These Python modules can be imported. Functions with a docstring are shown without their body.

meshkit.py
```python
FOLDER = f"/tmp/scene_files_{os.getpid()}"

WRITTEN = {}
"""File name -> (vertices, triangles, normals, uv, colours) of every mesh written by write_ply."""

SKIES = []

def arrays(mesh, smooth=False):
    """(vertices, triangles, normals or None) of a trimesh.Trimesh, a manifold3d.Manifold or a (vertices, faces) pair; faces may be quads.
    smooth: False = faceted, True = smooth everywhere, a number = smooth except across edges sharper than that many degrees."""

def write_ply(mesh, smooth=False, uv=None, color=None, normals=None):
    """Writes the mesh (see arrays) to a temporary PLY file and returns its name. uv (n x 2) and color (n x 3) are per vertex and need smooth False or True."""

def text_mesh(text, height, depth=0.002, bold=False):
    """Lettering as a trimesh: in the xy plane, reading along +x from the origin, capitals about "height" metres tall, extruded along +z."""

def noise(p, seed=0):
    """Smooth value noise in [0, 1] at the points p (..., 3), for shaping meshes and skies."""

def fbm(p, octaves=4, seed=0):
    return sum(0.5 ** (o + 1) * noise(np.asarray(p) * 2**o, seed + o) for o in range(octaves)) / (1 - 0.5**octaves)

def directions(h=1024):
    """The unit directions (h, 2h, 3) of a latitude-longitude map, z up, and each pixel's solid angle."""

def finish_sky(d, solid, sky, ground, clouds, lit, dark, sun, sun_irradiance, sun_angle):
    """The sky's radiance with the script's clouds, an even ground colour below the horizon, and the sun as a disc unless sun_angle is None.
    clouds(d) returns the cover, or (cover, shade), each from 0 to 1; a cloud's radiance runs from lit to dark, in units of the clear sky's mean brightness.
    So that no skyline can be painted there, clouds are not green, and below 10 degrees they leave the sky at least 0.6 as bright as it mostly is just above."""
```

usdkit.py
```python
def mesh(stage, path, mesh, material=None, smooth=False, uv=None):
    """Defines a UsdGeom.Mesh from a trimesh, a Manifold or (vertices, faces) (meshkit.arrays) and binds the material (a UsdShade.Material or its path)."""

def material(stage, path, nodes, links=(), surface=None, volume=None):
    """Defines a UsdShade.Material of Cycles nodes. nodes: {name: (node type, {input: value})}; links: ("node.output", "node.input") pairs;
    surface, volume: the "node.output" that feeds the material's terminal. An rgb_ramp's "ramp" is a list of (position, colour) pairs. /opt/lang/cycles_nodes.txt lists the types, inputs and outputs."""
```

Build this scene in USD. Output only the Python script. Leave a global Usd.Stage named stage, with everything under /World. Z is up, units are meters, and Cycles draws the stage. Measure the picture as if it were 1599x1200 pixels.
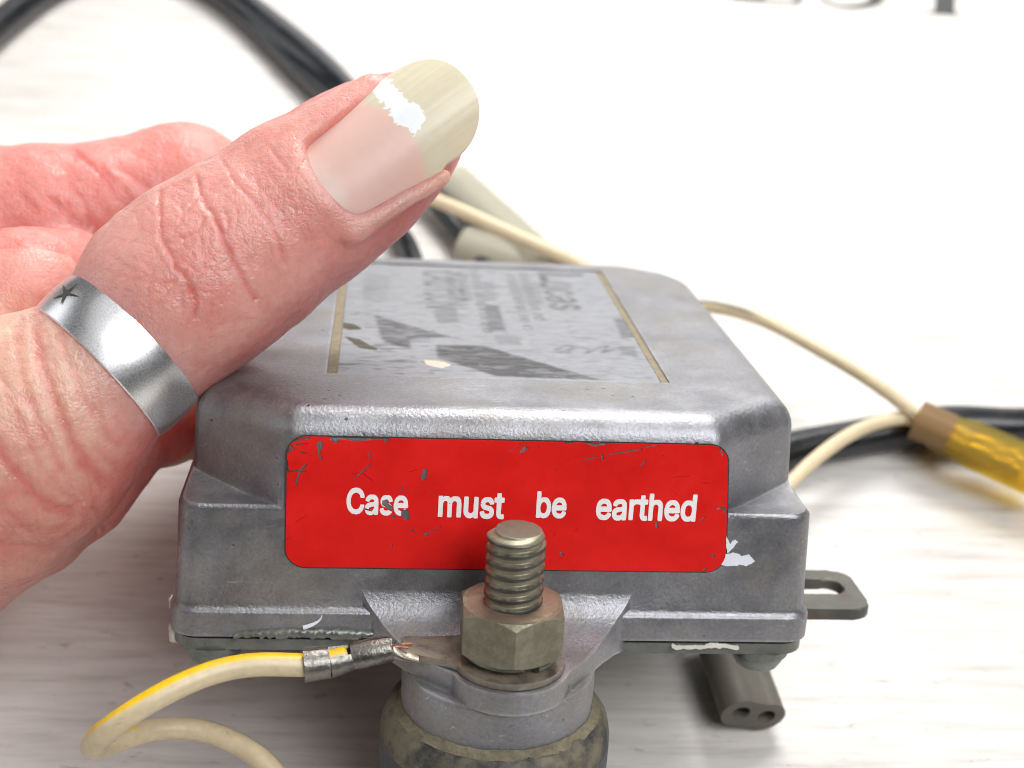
import math, random, glob, numpy as np, trimesh, shapely, manifold3d, usdkit, meshkit
from manifold3d import Manifold
from scipy.interpolate import CubicSpline
from shapely.geometry import Polygon, LineString, Point
from shapely import affinity
from pxr import Usd, UsdGeom, UsdLux, UsdShade, Gf, Sdf, Vt
rng = np.random.default_rng(7)

# ------------------------------------------------------------------ frames (all modelling in millimetres)
TILT = math.radians(24)            # the metal case is tipped back: its rear edge rests on the table, its front is held up
PITCH, ROLL, YAW, CAM = 0.313714653, -0.0594316928, 0.102418471, np.array([-14.6031902, -143.210569, 77.1290419])
F = 2200.0                         # focal length in pixels of a 1600 px wide picture
def _axes():
    f = np.array([math.sin(YAW) * math.cos(PITCH), math.cos(YAW) * math.cos(PITCH), -math.sin(PITCH)])
    r = np.array([math.cos(YAW), -math.sin(YAW), 0.0]); d = np.cross(f, r); c, s = math.cos(ROLL), math.sin(ROLL)
    return np.array([c * r + s * d, -s * r + c * d, f])
M = _axes()
_c, _s = math.cos(TILT), math.sin(TILT)
RW = np.array([[1, 0, 0], [0, _c, _s], [0, -_s, _c]]); PIV = np.array([0, 78.0, -1.9])
def B2W(p): return (np.asarray(p, float) - PIV) @ RW.T                 # case frame -> world
def C2W(q): return B2W(CAM + np.asarray(q, float) @ M)                 # (right, down, forward) from the eye -> world
CW = B2W(CAM)
def cam_pt(u, v, z): return np.stack([(np.asarray(u, float) - 800) / F * z, (np.asarray(v, float) - 600) / F * z, np.asarray(z, float) + 0 * np.asarray(u, float)], -1)
def on_table(u, v, h=0.0):                                             # world point at height h over the table on a line of sight
    d = C2W(cam_pt(u, v, 1.0)) - CW
    return CW + d * ((h - CW[2]) / d[2])
def on_box(u, v, ax, val):                                             # point of the case frame on a plane of it
    d = cam_pt(u, v, 1.0) @ M
    return CAM + d * ((val - CAM[ax]) / d[ax])
def to_px(q): return np.stack([800 + F * q[..., 0] / q[..., 2], 600 + F * q[..., 1] / q[..., 2]], -1)

# ------------------------------------------------------------------ stage, camera, lamps
stage = Usd.Stage.CreateInMemory()
UsdGeom.SetStageUpAxis(stage, "Z"); UsdGeom.SetStageMetersPerUnit(stage, 1.0)
UsdGeom.Xform.Define(stage, "/World"); UsdGeom.Scope.Define(stage, "/World/Looks")
cam = UsdGeom.Camera.Define(stage, "/World/camera")
rt, up, bk = RW @ M[0], -RW @ M[1], -RW @ M[2]; cp = CW / 1000
cam.AddTransformOp().Set(Gf.Matrix4d(*rt, 0, *up, 0, *bk, 0, *cp, 1))
cam.CreateHorizontalApertureAttr(36.0); cam.CreateVerticalApertureAttr(27.0); cam.CreateFocalLengthAttr(36.0 * F / 1600)
cam.CreateClippingRangeAttr(Gf.Vec2f(0.01, 20)); cam.CreateFStopAttr(26.0); cam.CreateFocusDistanceAttr(0.156)
cam.CreateExposureAttr(0.22)
def rect_light(name, pos, target, w, h, power, color=(1, 1, 1)):
    l = UsdLux.RectLight.Define(stage, "/World/" + name)
    pos, target = np.array(pos, float), np.array(target, float); z = pos - target; z /= np.linalg.norm(z)
    x = np.cross([0, 0, 1.0], z); x = x / np.linalg.norm(x) if np.linalg.norm(x) > 1e-6 else np.array([1.0, 0, 0]); y = np.cross(z, x)
    l.AddTransformOp().Set(Gf.Matrix4d(*x, 0, *y, 0, *z, 0, *(pos / 1000), 1))
    l.CreateWidthAttr(w / 1000); l.CreateHeightAttr(h / 1000); l.CreateIntensityAttr(power); l.CreateColorAttr(Gf.Vec3f(*color))
    l.GetPrim().SetCustomDataByKey("kind", "structure")
rect_light("lamp", (90, 300, 430), (0, 30, 0), 260, 200, 15.8, (1, 0.985, 0.96))
rect_light("ceiling_lamp", (100, -50, 1500), (0, -50, 0), 1700, 1700, 0.55, (1, 0.995, 0.985))
rect_light("window_light", (370, -460, 870), (0, 0, 0), 620, 560, 6.7, (0.985, 0.99, 1.0))
rect_light("side_light", (-1600, 300, 700), (0, 0, 40), 1800, 1000, 1.4, (0.97, 0.985, 1.0))
rect_light("back_light", (300, 1900, 500), (0, 0, 40), 2600, 900, 1.4)

# ------------------------------------------------------------------ helpers
_used = {}
def numbered(parent, name):
    k = (parent, name); _used[k] = _used.get(k, -1) + 1
    return f"{parent}/{name}" + (f"_{_used[k]:03d}" if _used[k] else "")
BASE = {}
def data(prim, **kw):
    for k, v in kw.items():
        if v: prim.SetCustomDataByKey(k, v)
def thing(name, label, cat, base, group=None):
    path = numbered("/World", name); x = UsdGeom.Xform.Define(stage, path); x.AddTranslateOp().Set(Gf.Vec3d(*(np.asarray(base) / 1000)))
    data(x.GetPrim(), label=label, category=cat, group=group); BASE[path] = np.asarray(base, float); return path
def arr(mesh):
    if isinstance(mesh, trimesh.Trimesh): return np.array(mesh.vertices), np.array(mesh.faces)
    v, f, _ = meshkit.arrays(mesh); return v, f
def part(name, mesh, mat, parent="/World", smooth=30, frame=None, col=None, label=None, kind=None, base=None):
    """mesh in mm; frame maps its points to world mm"""
    v, f = arr(mesh)
    if frame is not None: v = frame(v)
    b = BASE[parent] if parent in BASE else (np.zeros(3) if base is None else np.asarray(base, float))
    path = numbered(parent, name)
    m = usdkit.mesh(stage, path, trimesh.Trimesh((v - b) / 1000, f, process=False), "/World/Looks/" + mat, smooth=True if col is not None else smooth)
    BASE[path] = b
    if col is not None:
        UsdGeom.PrimvarsAPI(m).CreatePrimvar("col", Sdf.ValueTypeNames.Color3fArray, "vertex").Set(Vt.Vec3fArray.FromNumpy(np.asarray(col, np.float32)))
    if base is not None and parent == "/World":
        m.AddTranslateOp().Set(Gf.Vec3d(*(b / 1000)))
    data(m.GetPrim(), label=label, kind=kind)
    return path
def spline(pts, n): 
    pts = np.asarray(pts, float); t = np.r_[0, np.cumsum(np.linalg.norm(np.diff(pts, axis=0), axis=1) ** 0.6)]
    return CubicSpline(t, pts)(np.linspace(0, t[-1], n))
def tube(path, r, k=20, cap=True, r2=None, up=(0, 0, 1), wob=None):
    """sweep; r scalar or per point; r2 second half axis (along the side of 'up')"""
    P = np.asarray(path, float); n = len(P); T = np.gradient(P, axis=0); T /= np.linalg.norm(T, axis=1)[:, None]
    u = np.array(up, float); u = u - T[0] * (u @ T[0]); u /= np.linalg.norm(u); U = []
    for t in T:
        u = u - t * (u @ t); u = u / np.linalg.norm(u); U.append(u)
    U = np.array(U); S = np.cross(T, U); r = np.broadcast_to(r, n); r2 = r if r2 is None else np.broadcast_to(r2, n)
    a = np.linspace(0, 2 * np.pi, k, endpoint=False)
    R = np.ones((n, k)) if wob is None else wob(np.arange(n)[:, None] / n, a[None])
    V = P[:, None] + R[..., None] * (U[:, None] * (np.cos(a)[None, :, None] * r[:, None, None]) + S[:, None] * (np.sin(a)[None, :, None] * r2[:, None, None]))
    i, j = np.meshgrid(np.arange(n - 1), np.arange(k), indexing="ij"); q = lambda a, b: (a * k + b % k).ravel()
    f = np.vstack([np.c_[q(i, j), q(i + 1, j + 1), q(i + 1, j)], np.c_[q(i, j), q(i, j + 1), q(i + 1, j + 1)]])
    V = V.reshape(-1, 3)
    if cap:
        c0, c1 = len(V), len(V) + 1; jj = np.arange(k); V = np.vstack([V, P[:1], P[-1:]])
        f = np.vstack([f, np.c_[np.full(k, c0), (jj + 1) % k, jj], np.c_[np.full(k, c1), (n - 1) * k + jj, (n - 1) * k + (jj + 1) % k]])
    return trimesh.Trimesh(V, f[:, ::-1], process=False)
def lathe(prof, k=64, axis=(0, 0)):
    m = trimesh.creation.revolve(np.array(prof, float), sections=k); m.apply_translation([axis[0], axis[1], 0]); return m
def hull(pts): return Manifold.hull_points(np.asarray(pts, np.float64))
def ring_pts(poly, z, seg=8): return np.c_[np.array(poly.exterior.coords)[:-1], np.full(len(poly.exterior.coords) - 1, z)]
def box_poly(x0, y0, x1, y1, r=0.0):
    p = shapely.box(x0 + r, y0 + r, x1 - r, y1 - r); return p.buffer(r, quad_segs=6) if r else p
def extrude(poly, h):
    return trimesh.util.concatenate([trimesh.creation.extrude_polygon(g, h, engine="earcut") for g in getattr(poly, "geoms", [poly]) if g.area > 1e-4])
def man(mesh):
    v, f = arr(mesh); m = trimesh.Trimesh(v, f); m.merge_vertices()
    return Manifold(manifold3d.Mesh(np.asarray(m.vertices, np.float32), np.asarray(m.faces, np.uint32)))
FONT = glob.glob("/opt/blender-*/*/datafiles/fonts/Inter.woff2")
def text_poly(s, bold=True):
    m = meshkit.text_mesh(s, 10.0, 1.0, bold); v, f = np.array(m.vertices), np.array(m.faces)
    t = f[(v[f][:, :, 2] < 0.5).all(1)]
    return shapely.union_all([Polygon(v[q][:, :2]).buffer(0.004) for q in t])
def fit_text(s, x0, x1, y0, h, bold=True, shear=0):
    p = text_poly(s, bold); b = p.bounds; p = affinity.translate(p, -b[0], 0)
    p = affinity.scale(p, (x1 - x0) / (b[2] - b[0]), h / 10.0, origin=(0, 0)); return affinity.translate(affinity.skew(p, shear, 0, (0, 0)) if shear else p, x0, y0)
def grid_faces(n, m):
    i, j = np.meshgrid(np.arange(n - 1), np.arange(m - 1), indexing="ij"); a = (i * m + j).ravel()
    return np.vstack([np.c_[a, a + m, a + m + 1], np.c_[a, a + m + 1, a + 1]])
import scipy.sparse as sp
def relax(m, it):
    v = np.array(m.vertices); e = m.edges_unique; A = sp.coo_matrix((np.ones(2 * len(e)), (np.r_[e[:, 0], e[:, 1]], np.r_[e[:, 1], e[:, 0]])), shape=(len(v),) * 2).tocsr(); A = sp.diags(1 / np.maximum(np.bincount(e.ravel(), minlength=len(v)), 1)) @ A
    for _ in range(it): v += .5 * (A @ v - v); v -= .53 * (A @ v - v)
    return trimesh.Trimesh(v, np.array(m.faces), process=False)
def smoothstep(a, b, x): t = np.clip((x - a) / (b - a), 0, 1); return t * t * (3 - 2 * t)
def seg_dist(P, line):
    """distance of 2-D points to a polyline"""
    d = np.full(len(P), 1e9); L = np.asarray(line, float)
    for a, b in zip(L[:-1], L[1:]):
        t = np.clip(((P - a) @ (b - a)) / max((b - a) @ (b - a), 1e-9), 0, 1); d = np.minimum(d, np.linalg.norm(P - a - t[:, None] * (b - a), axis=1))
    return d

# ------------------------------------------------------------------ materials
def mat(name, nodes, links, surface="p.BSDF"): usdkit.material(stage, "/World/Looks/" + name, nodes, links, surface=surface)
POS = ("geometry", {})
def simple(name, color, rough=0.5, metal=0.0, var=0.12, scale=400, bump=0.15, dist=0.0002, dirt=None, dirt_at=(0.52, 0.68), dirt_scale=250, stretch=None, **kw):
    n = {"g": POS, "n1": ("noise_texture", {"scale": scale, "detail": 6, "roughness": 0.65}), "r1": ("rgb_ramp", {"ramp": [(0.3, tuple(c * (1 - var) for c in color)), (0.7, tuple(min(1, c * (1 + var)) for c in color))]}),
         "p": ("principled_bsdf", {"roughness": rough, "metallic": metal, **kw}), "nb": ("noise_texture", {"scale": scale * 4, "detail": 4, "roughness": 0.6}), "b": ("bump", {"strength": bump, "distance": dist}),
         "rr": ("map_range", {"from_min": 0.3, "from_max": 0.7, "to_min": max(0.03, rough * 0.8), "to_max": min(1, rough * 1.2)})}
    src = "g.position"; l = []
    if stretch: n["mp"] = ("mapping", {"scale": stretch}); l.append(("g.position", "mp.vector")); src = "mp.vector"
    l += [(src, "n1.vector"), (src, "nb.vector"), ("n1.fac", "r1.fac"), ("nb.fac", "b.height"), ("b.normal", "p.normal"), ("n1.fac", "rr.value"), ("rr.result", "p.roughness")]
    out = "r1.color"
    if dirt:
        n["nd"] = ("noise_texture", {"scale": dirt_scale, "detail": 8, "roughness": 0.7}); n["rd"] = ("rgb_ramp", {"ramp": [(dirt_at[0], (0, 0, 0)), (dirt_at[1], (1, 1, 1))]}); n["md"] = ("mix_color", {"b": dirt})
        l += [("g.position", "nd.vector"), ("nd.fac", "rd.fac"), ("rd.color", "md.fac"), (out, "md.a")]; out = "md.result"
        if metal:
            n["mm"] = ("map_range", {"from_min": 0, "from_max": 1, "to_min": metal, "to_max": 0.05}); l += [("rd.color", "mm.value"), ("mm.result", "p.metallic")]
    l.append((out, "p.base_color")); mat(name, n, l)
# cast alloy: dull grey, cloudy, with small dark pits, fine scratches and brownish grime in the clouds
mat("cast_alloy", {"g": POS, "n1": ("noise_texture", {"scale": 130, "detail": 7, "roughness": 0.65}), "r1": ("rgb_ramp", {"ramp": [(0.3, (0.25, 0.25, 0.268)), (0.55, (0.35, 0.35, 0.375)), (0.75, (0.44, 0.44, 0.468))]}),
    "n2": ("noise_texture", {"scale": 85, "detail": 9, "roughness": 0.76}), "r2": ("rgb_ramp", {"ramp": [(0.47, (0, 0, 0)), (0.70, (0.75, 0.75, 0.75))]}), "m2": ("mix_color", {"b": (0.24, 0.215, 0.17)}),
    "v": ("voronoi_texture", {"scale": 420}), "rv": ("rgb_ramp", {"ramp": [(0.05, (1, 1, 1)), (0.11, (0, 0, 0))]}), "np": ("noise_texture", {"scale": 60, "detail": 2}), "rp": ("rgb_ramp", {"ramp": [(0.52, (0, 0, 0)), (0.6, (1, 1, 1))]}),
    "pm": ("math", {"math_type": "multiply"}), "m3": ("mix_color", {"b": (0.1, 0.09, 0.08)}),
    "mp": ("mapping", {"scale": (300, 2500, 900), "rotation": (0.3, 0.5, 0.4)}), "ns": ("noise_texture", {"scale": 1, "detail": 3, "roughness": 0.6}), "rs": ("rgb_ramp", {"ramp": [(0.66, (0, 0, 0)), (0.74, (0.6, 0.6, 0.6))]}), "m4": ("mix_color", {"b": (0.62, 0.62, 0.64)}),
    "nb": ("noise_texture", {"scale": 2600, "detail": 4, "roughness": 0.6}), "ad": ("math", {"math_type": "subtract"}), "b": ("bump", {"strength": 0.3, "distance": 0.00025}),
    "bv": ("bevel", {"radius": 0.0007, "samples": 6}), "dt": ("vector_math", {"math_type": "dot_product"}), "em": ("map_range", {"from_min": 0.90, "from_max": 0.985, "to_min": 0.75, "to_max": 0.0, "clamp": True}), "ne": ("map_range", {"from_min": 0.42, "from_max": 0.6, "to_min": 0.25, "to_max": 1.0, "clamp": True}), "ee": ("math", {"math_type": "multiply"}), "m5": ("mix_color", {"b": (0.60, 0.60, 0.62)}),
    "rg": ("rgb_ramp", {"ramp": [(0.3, (0.78, 0.78, 0.78)), (0.7, (1.0, 1.0, 1.0))]}), "m6": ("mix_color", {"blend_type": "multiply", "fac": 1.0}),
    "mm": ("map_range", {"from_min": 0, "from_max": 0.75, "to_min": 0.82, "to_max": 0.2}), "rr": ("map_range", {"from_min": 0.3, "from_max": 0.7, "to_min": 0.35, "to_max": 0.52}), "p": ("principled_bsdf", {})},
    [("g.position", "n1.vector"), ("g.position", "n2.vector"), ("g.position", "v.vector"), ("g.position", "np.vector"), ("g.position", "nb.vector"), ("g.position", "mp.vector"), ("mp.vector", "ns.vector"),
     ("n1.fac", "r1.fac"), ("n2.fac", "r2.fac"), ("v.distance", "rv.fac"), ("np.fac", "rp.fac"), ("rv.color", "pm.value1"), ("rp.color", "pm.value2"), ("r1.color", "m2.a"), ("r2.color", "m2.fac"), ("m2.result", "m3.a"), ("pm.value", "m3.fac"),
     ("ns.fac", "rs.fac"), ("m3.result", "m4.a"), ("rs.color", "m4.fac"), ("m4.result", "m5.a"), ("bv.bevel", "dt.vector1"), ("g.normal", "dt.vector2"), ("dt.value", "em.value"), ("n1.fac", "ne.value"), ("em.result", "ee.value1"), ("ne.result", "ee.value2"), ("ee.value", "m5.fac"), ("m5.result", "m6.a"), ("nb.fac", "rg.fac"), ("rg.color", "m6.b"), ("m6.result", "p.base_color"), ("r2.color", "mm.value"), ("mm.result", "p.metallic"), ("n1.fac", "rr.value"), ("rr.result", "p.roughness"),
     ("nb.fac", "ad.value1"), ("pm.value", "ad.value2"), ("ad.value", "b.height"), ("b.normal", "p.normal")])
simple("red_vinyl", (0.74, 0.010, 0.008), 0.42, 0, 0.12, 140, 0.05, specular_ior_level=0.3)
simple("white_print", (0.92, 0.91, 0.91), 0.45, 0, 0.04, 300)
simple("bare_grey", (0.36, 0.35, 0.35), 0.5, 0.4, 0.2, 600)
simple("dark_grime", (0.045, 0.04, 0.035), 0.85, 0, 0.3, 900, 0.5)
simple("ochre_dirt", (0.27, 0.225, 0.15), 0.9, 0, 0.3, 900, 0.5)
simple("pale_dirt", (0.38, 0.35, 0.30), 0.9, 0, 0.35, 900, 0.5)
simple("sandy_dirt", (0.19, 0.165, 0.11), 0.95, 0, 0.35, 1200, 0.6)
simple("steel_plate", (0.21, 0.22, 0.205), 0.42, 0.7, 0.25, 500, 0.2, dirt=(0.12, 0.11, 0.08))
simple("ear_steel", (0.115, 0.112, 0.095), 0.45, 0.4, 0.25, 300, 0.3, dirt=(0.1, 0.06, 0.04), dirt_at=(0.56, 0.7), dirt_scale=160)
simple("zinc", (0.25, 0.235, 0.175), 0.4, 0.7, 0.25, 420, 0.3, dirt=(0.14, 0.12, 0.075), dirt_at=(0.42, 0.6), dirt_scale=350)
simple("thread_zinc", (0.30, 0.28, 0.21), 0.42, 0.6, 0.15, 420, 0.2, dirt=(0.24, 0.22, 0.14), dirt_at=(0.45, 0.6), dirt_scale=500)
simple("rusty_zinc", (0.24, 0.2, 0.14), 0.45, 0.65, 0.25, 420, 0.3, dirt=(0.19, 0.125, 0.085), dirt_at=(0.42, 0.58), dirt_scale=300)
simple("tin", (0.30, 0.28, 0.24), 0.36, 0.85, 0.3, 500, 0.3, dirt=(0.24, 0.19, 0.13), dirt_at=(0.4, 0.58), dirt_scale=380)
simple("dark_tin", (0.24, 0.23, 0.21), 0.36, 0.85, 0.35, 600, 0.35, dirt=(0.13, 0.11, 0.08), dirt_at=(0.5, 0.64), dirt_scale=600)
simple("copper", (0.50, 0.2, 0.12), 0.45, 0.7, 0.3, 1500, 0.3)
simple("rubber", (0.028, 0.029, 0.029), 0.6, 0, 0.3, 500, 0.4, dirt=(0.16, 0.142, 0.098), dirt_at=(0.42, 0.6), dirt_scale=190)
simple("rubber_side", (0.05, 0.055, 0.065), 0.55, 0, 0.3, 500, 0.4, dirt=(0.2, 0.18, 0.13), dirt_at=(0.58, 0.72), dirt_scale=220)
simple("black_pvc", (0.014, 0.015, 0.018), 0.27, 0, 0.3, 200, 0.12)
simple("cream_pvc", (0.68, 0.56, 0.37), 0.42, 0, 0.07, 300, 0.1, dirt=(0.42, 0.27, 0.18), dirt_at=(0.62, 0.74), dirt_scale=420)
simple("yellow_pvc", (0.86, 0.56, 0.01), 0.4, 0, 0.05, 300, 0.1, dirt=(0.4, 0.2, 0.05), dirt_at=(0.66, 0.74), dirt_scale=520)
simple("black_tracer", (0.03, 0.03, 0.025), 0.5)
simple("grey_rubber", (0.115, 0.105, 0.085), 0.6, 0, 0.15, 350, 0.3, dirt=(0.12, 0.1, 0.08), dirt_at=(0.55, 0.7))
simple("pale_filler", (0.6, 0.56, 0.44), 0.5)
simple("black_hole", (0.01, 0.01, 0.01), 0.8)
simple("white_paint", (0.78, 0.82, 0.88), 0.5, 0, 0.05, 400)
simple("cream_sealant", (0.72, 0.70, 0.62), 0.6, 0, 0.1, 700, 0.4)
simple("letter_ink", (0.05, 0.05, 0.05), 0.6, 0, 0.2, 120)
simple("silver", (0.86, 0.86, 0.88), 0.33, 1.0, 0.03, 6000, 0.012, 0.00003)
simple("brass", (0.60, 0.56, 0.42), 0.38, 0.7, 0.12, 200, 0.03)
def attr_mat(name, extra, bump=None, lum=0.06):
    n = {"g": POS, "a": ("attribute", {"attribute": "col"}), "n1": ("noise_texture", {"scale": 900, "detail": 5, "roughness": 0.6}), "r1": ("rgb_ramp", {"ramp": [(0.3, (1 - 2 * lum,) * 3), (0.7, (1, 1, 1))]}), "m": ("mix_color", {"blend_type": "multiply", "fac": 1.0}), "p": ("principled_bsdf", extra)}
    l = [("g.position", "n1.vector"), ("n1.fac", "r1.fac"), ("a.color", "m.a"), ("r1.color", "m.b"), ("m.result", "p.base_color")]
    if bump: bump(n, l)
    mat(name, n, l)
def skin_bump(n, l):
    n.update({"nw": ("noise_texture", {"scale": 500, "detail": 2}), "sc": ("vector_math", {"math_type": "scale", "scale": 0.0012}), "ad": ("vector_math", {"math_type": "add"}),
              "v1": ("voronoi_texture", {"feature": "distance_to_edge", "scale": 950}), "v2": ("voronoi_texture", {"feature": "distance_to_edge", "scale": 2100}), "c1": ("rgb_ramp", {"ramp": [(0.0, (0, 0, 0)), (0.22, (1, 1, 1))]}), "c2": ("rgb_ramp", {"ramp": [(0.0, (0, 0, 0)), (0.25, (1, 1, 1))]}),
              "k1": ("math", {"math_type": "multiply", "value2": 0.55}), "mx": ("math", {"math_type": "multiply_add", "value2": 0.5}), "nf": ("noise_texture", {"scale": 4500, "detail": 3}), "mx2": ("math", {"math_type": "multiply_add", "value2": 0.5}), "b": ("bump", {"strength": 0.32, "distance": 0.0002}),
              "rr": ("map_range", {"from_min": 0.3, "from_max": 0.7, "to_min": 0.27, "to_max": 0.42})})
    l += [("g.position", "nw.vector"), ("nw.color", "sc.vector1"), ("g.position", "ad.vector1"), ("sc.vector", "ad.vector2"), ("ad.vector", "v1.vector"), ("ad.vector", "v2.vector"), ("v1.distance", "c1.fac"), ("v2.distance", "c2.fac"),
          ("c2.color", "mx.value1"), ("c1.color", "k1.value1"), ("k1.value", "mx.value3"), ("g.position", "nf.vector"), ("nf.fac", "mx2.value1"), ("mx.value", "mx2.value3"), ("mx2.value", "b.height"), ("b.normal", "p.normal"), ("n1.fac", "rr.value"), ("rr.result", "p.roughness")]
attr_mat("skin", {"subsurface_weight": 0.6, "subsurface_scale": 0.0016, "subsurface_radius": (1.0, 0.35, 0.2), "roughness": 0.45, "specular_ior_level": 0.5}, skin_bump, 0.05)
attr_mat("nail", {"roughness": 0.36, "subsurface_weight": 0.2, "subsurface_scale": 0.001, "coat_weight": 0.08, "coat_roughness": 0.2}, None, 0.02)
attr_mat("foil", {"roughness": 0.42, "metallic": 0.35}, None, 0.08)
attr_mat("thread", {"roughness": 0.4, "metallic": 0.45}, None, 0.12)
attr_mat("wire_stripe", {"roughness": 0.42}, None, 0.08)
# translucent amber sleeve and greyish clear sleeve
def sleeve(name, col, density=0.6):
    mat(name, {"t": ("transparent_bsdf", {"color": col}), "p": ("principled_bsdf", {"base_color": col, "roughness": 0.35}), "mx": ("mix_closure", {"fac": density})}, [("t.BSDF", "mx.closure1"), ("p.BSDF", "mx.closure2")], "mx.closure")
sleeve("amber_sleeve", (0.86, 0.73, 0.22), 0.14); sleeve("brown_sleeve", (0.46, 0.30, 0.14), 0.42); sleeve("clear_sleeve", (0.66, 0.63, 0.52), 0.5)
# table: white painted board, faint streaks along one way, scuffs and specks
mat("white_board", {"g": POS, "mp": ("mapping", {"scale": (48, 560, 100), "rotation": (0, 0, 0.06)}), "n1": ("noise_texture", {"scale": 1, "detail": 6, "roughness": 0.65}), "r1": ("rgb_ramp", {"ramp": [(0.30, (0.52, 0.49, 0.465)), (0.42, (0.62, 0.60, 0.58)), (0.56, (0.70, 0.685, 0.67))]}),
    "mp2": ("mapping", {"scale": (190, 480, 100), "rotation": (0, 0, 0.1)}), "n2": ("noise_texture", {"scale": 1, "detail": 5, "roughness": 0.7}), "r2": ("rgb_ramp", {"ramp": [(0.61, (0, 0, 0)), (0.72, (0.85, 0.85, 0.85))]}), "m2": ("mix_color", {"b": (0.36, 0.30, 0.28)}),
    "n3": ("noise_texture", {"scale": 22, "detail": 3}), "r3": ("rgb_ramp", {"ramp": [(0.35, (0.93, 0.905, 0.875)), (0.65, (1, 0.99, 0.97))]}), "m3": ("mix_color", {"blend_type": "multiply", "fac": 1.0}),
    "b": ("bump", {"strength": 0.35, "distance": 0.0006}), "p": ("principled_bsdf", {"roughness": 0.5})},
    [("g.position", "mp.vector"), ("mp.vector", "n1.vector"), ("n1.fac", "r1.fac"), ("g.position", "mp2.vector"), ("mp2.vector", "n2.vector"), ("n2.fac", "r2.fac"), ("r1.color", "m2.a"), ("r2.color", "m2.fac"), ("g.position", "n3.vector"), ("n3.fac", "r3.fac"),
     ("m2.result", "m3.a"), ("r3.color", "m3.b"), ("m3.result", "p.base_color"), ("n1.fac", "b.height"), ("b.normal", "p.normal")])

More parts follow.
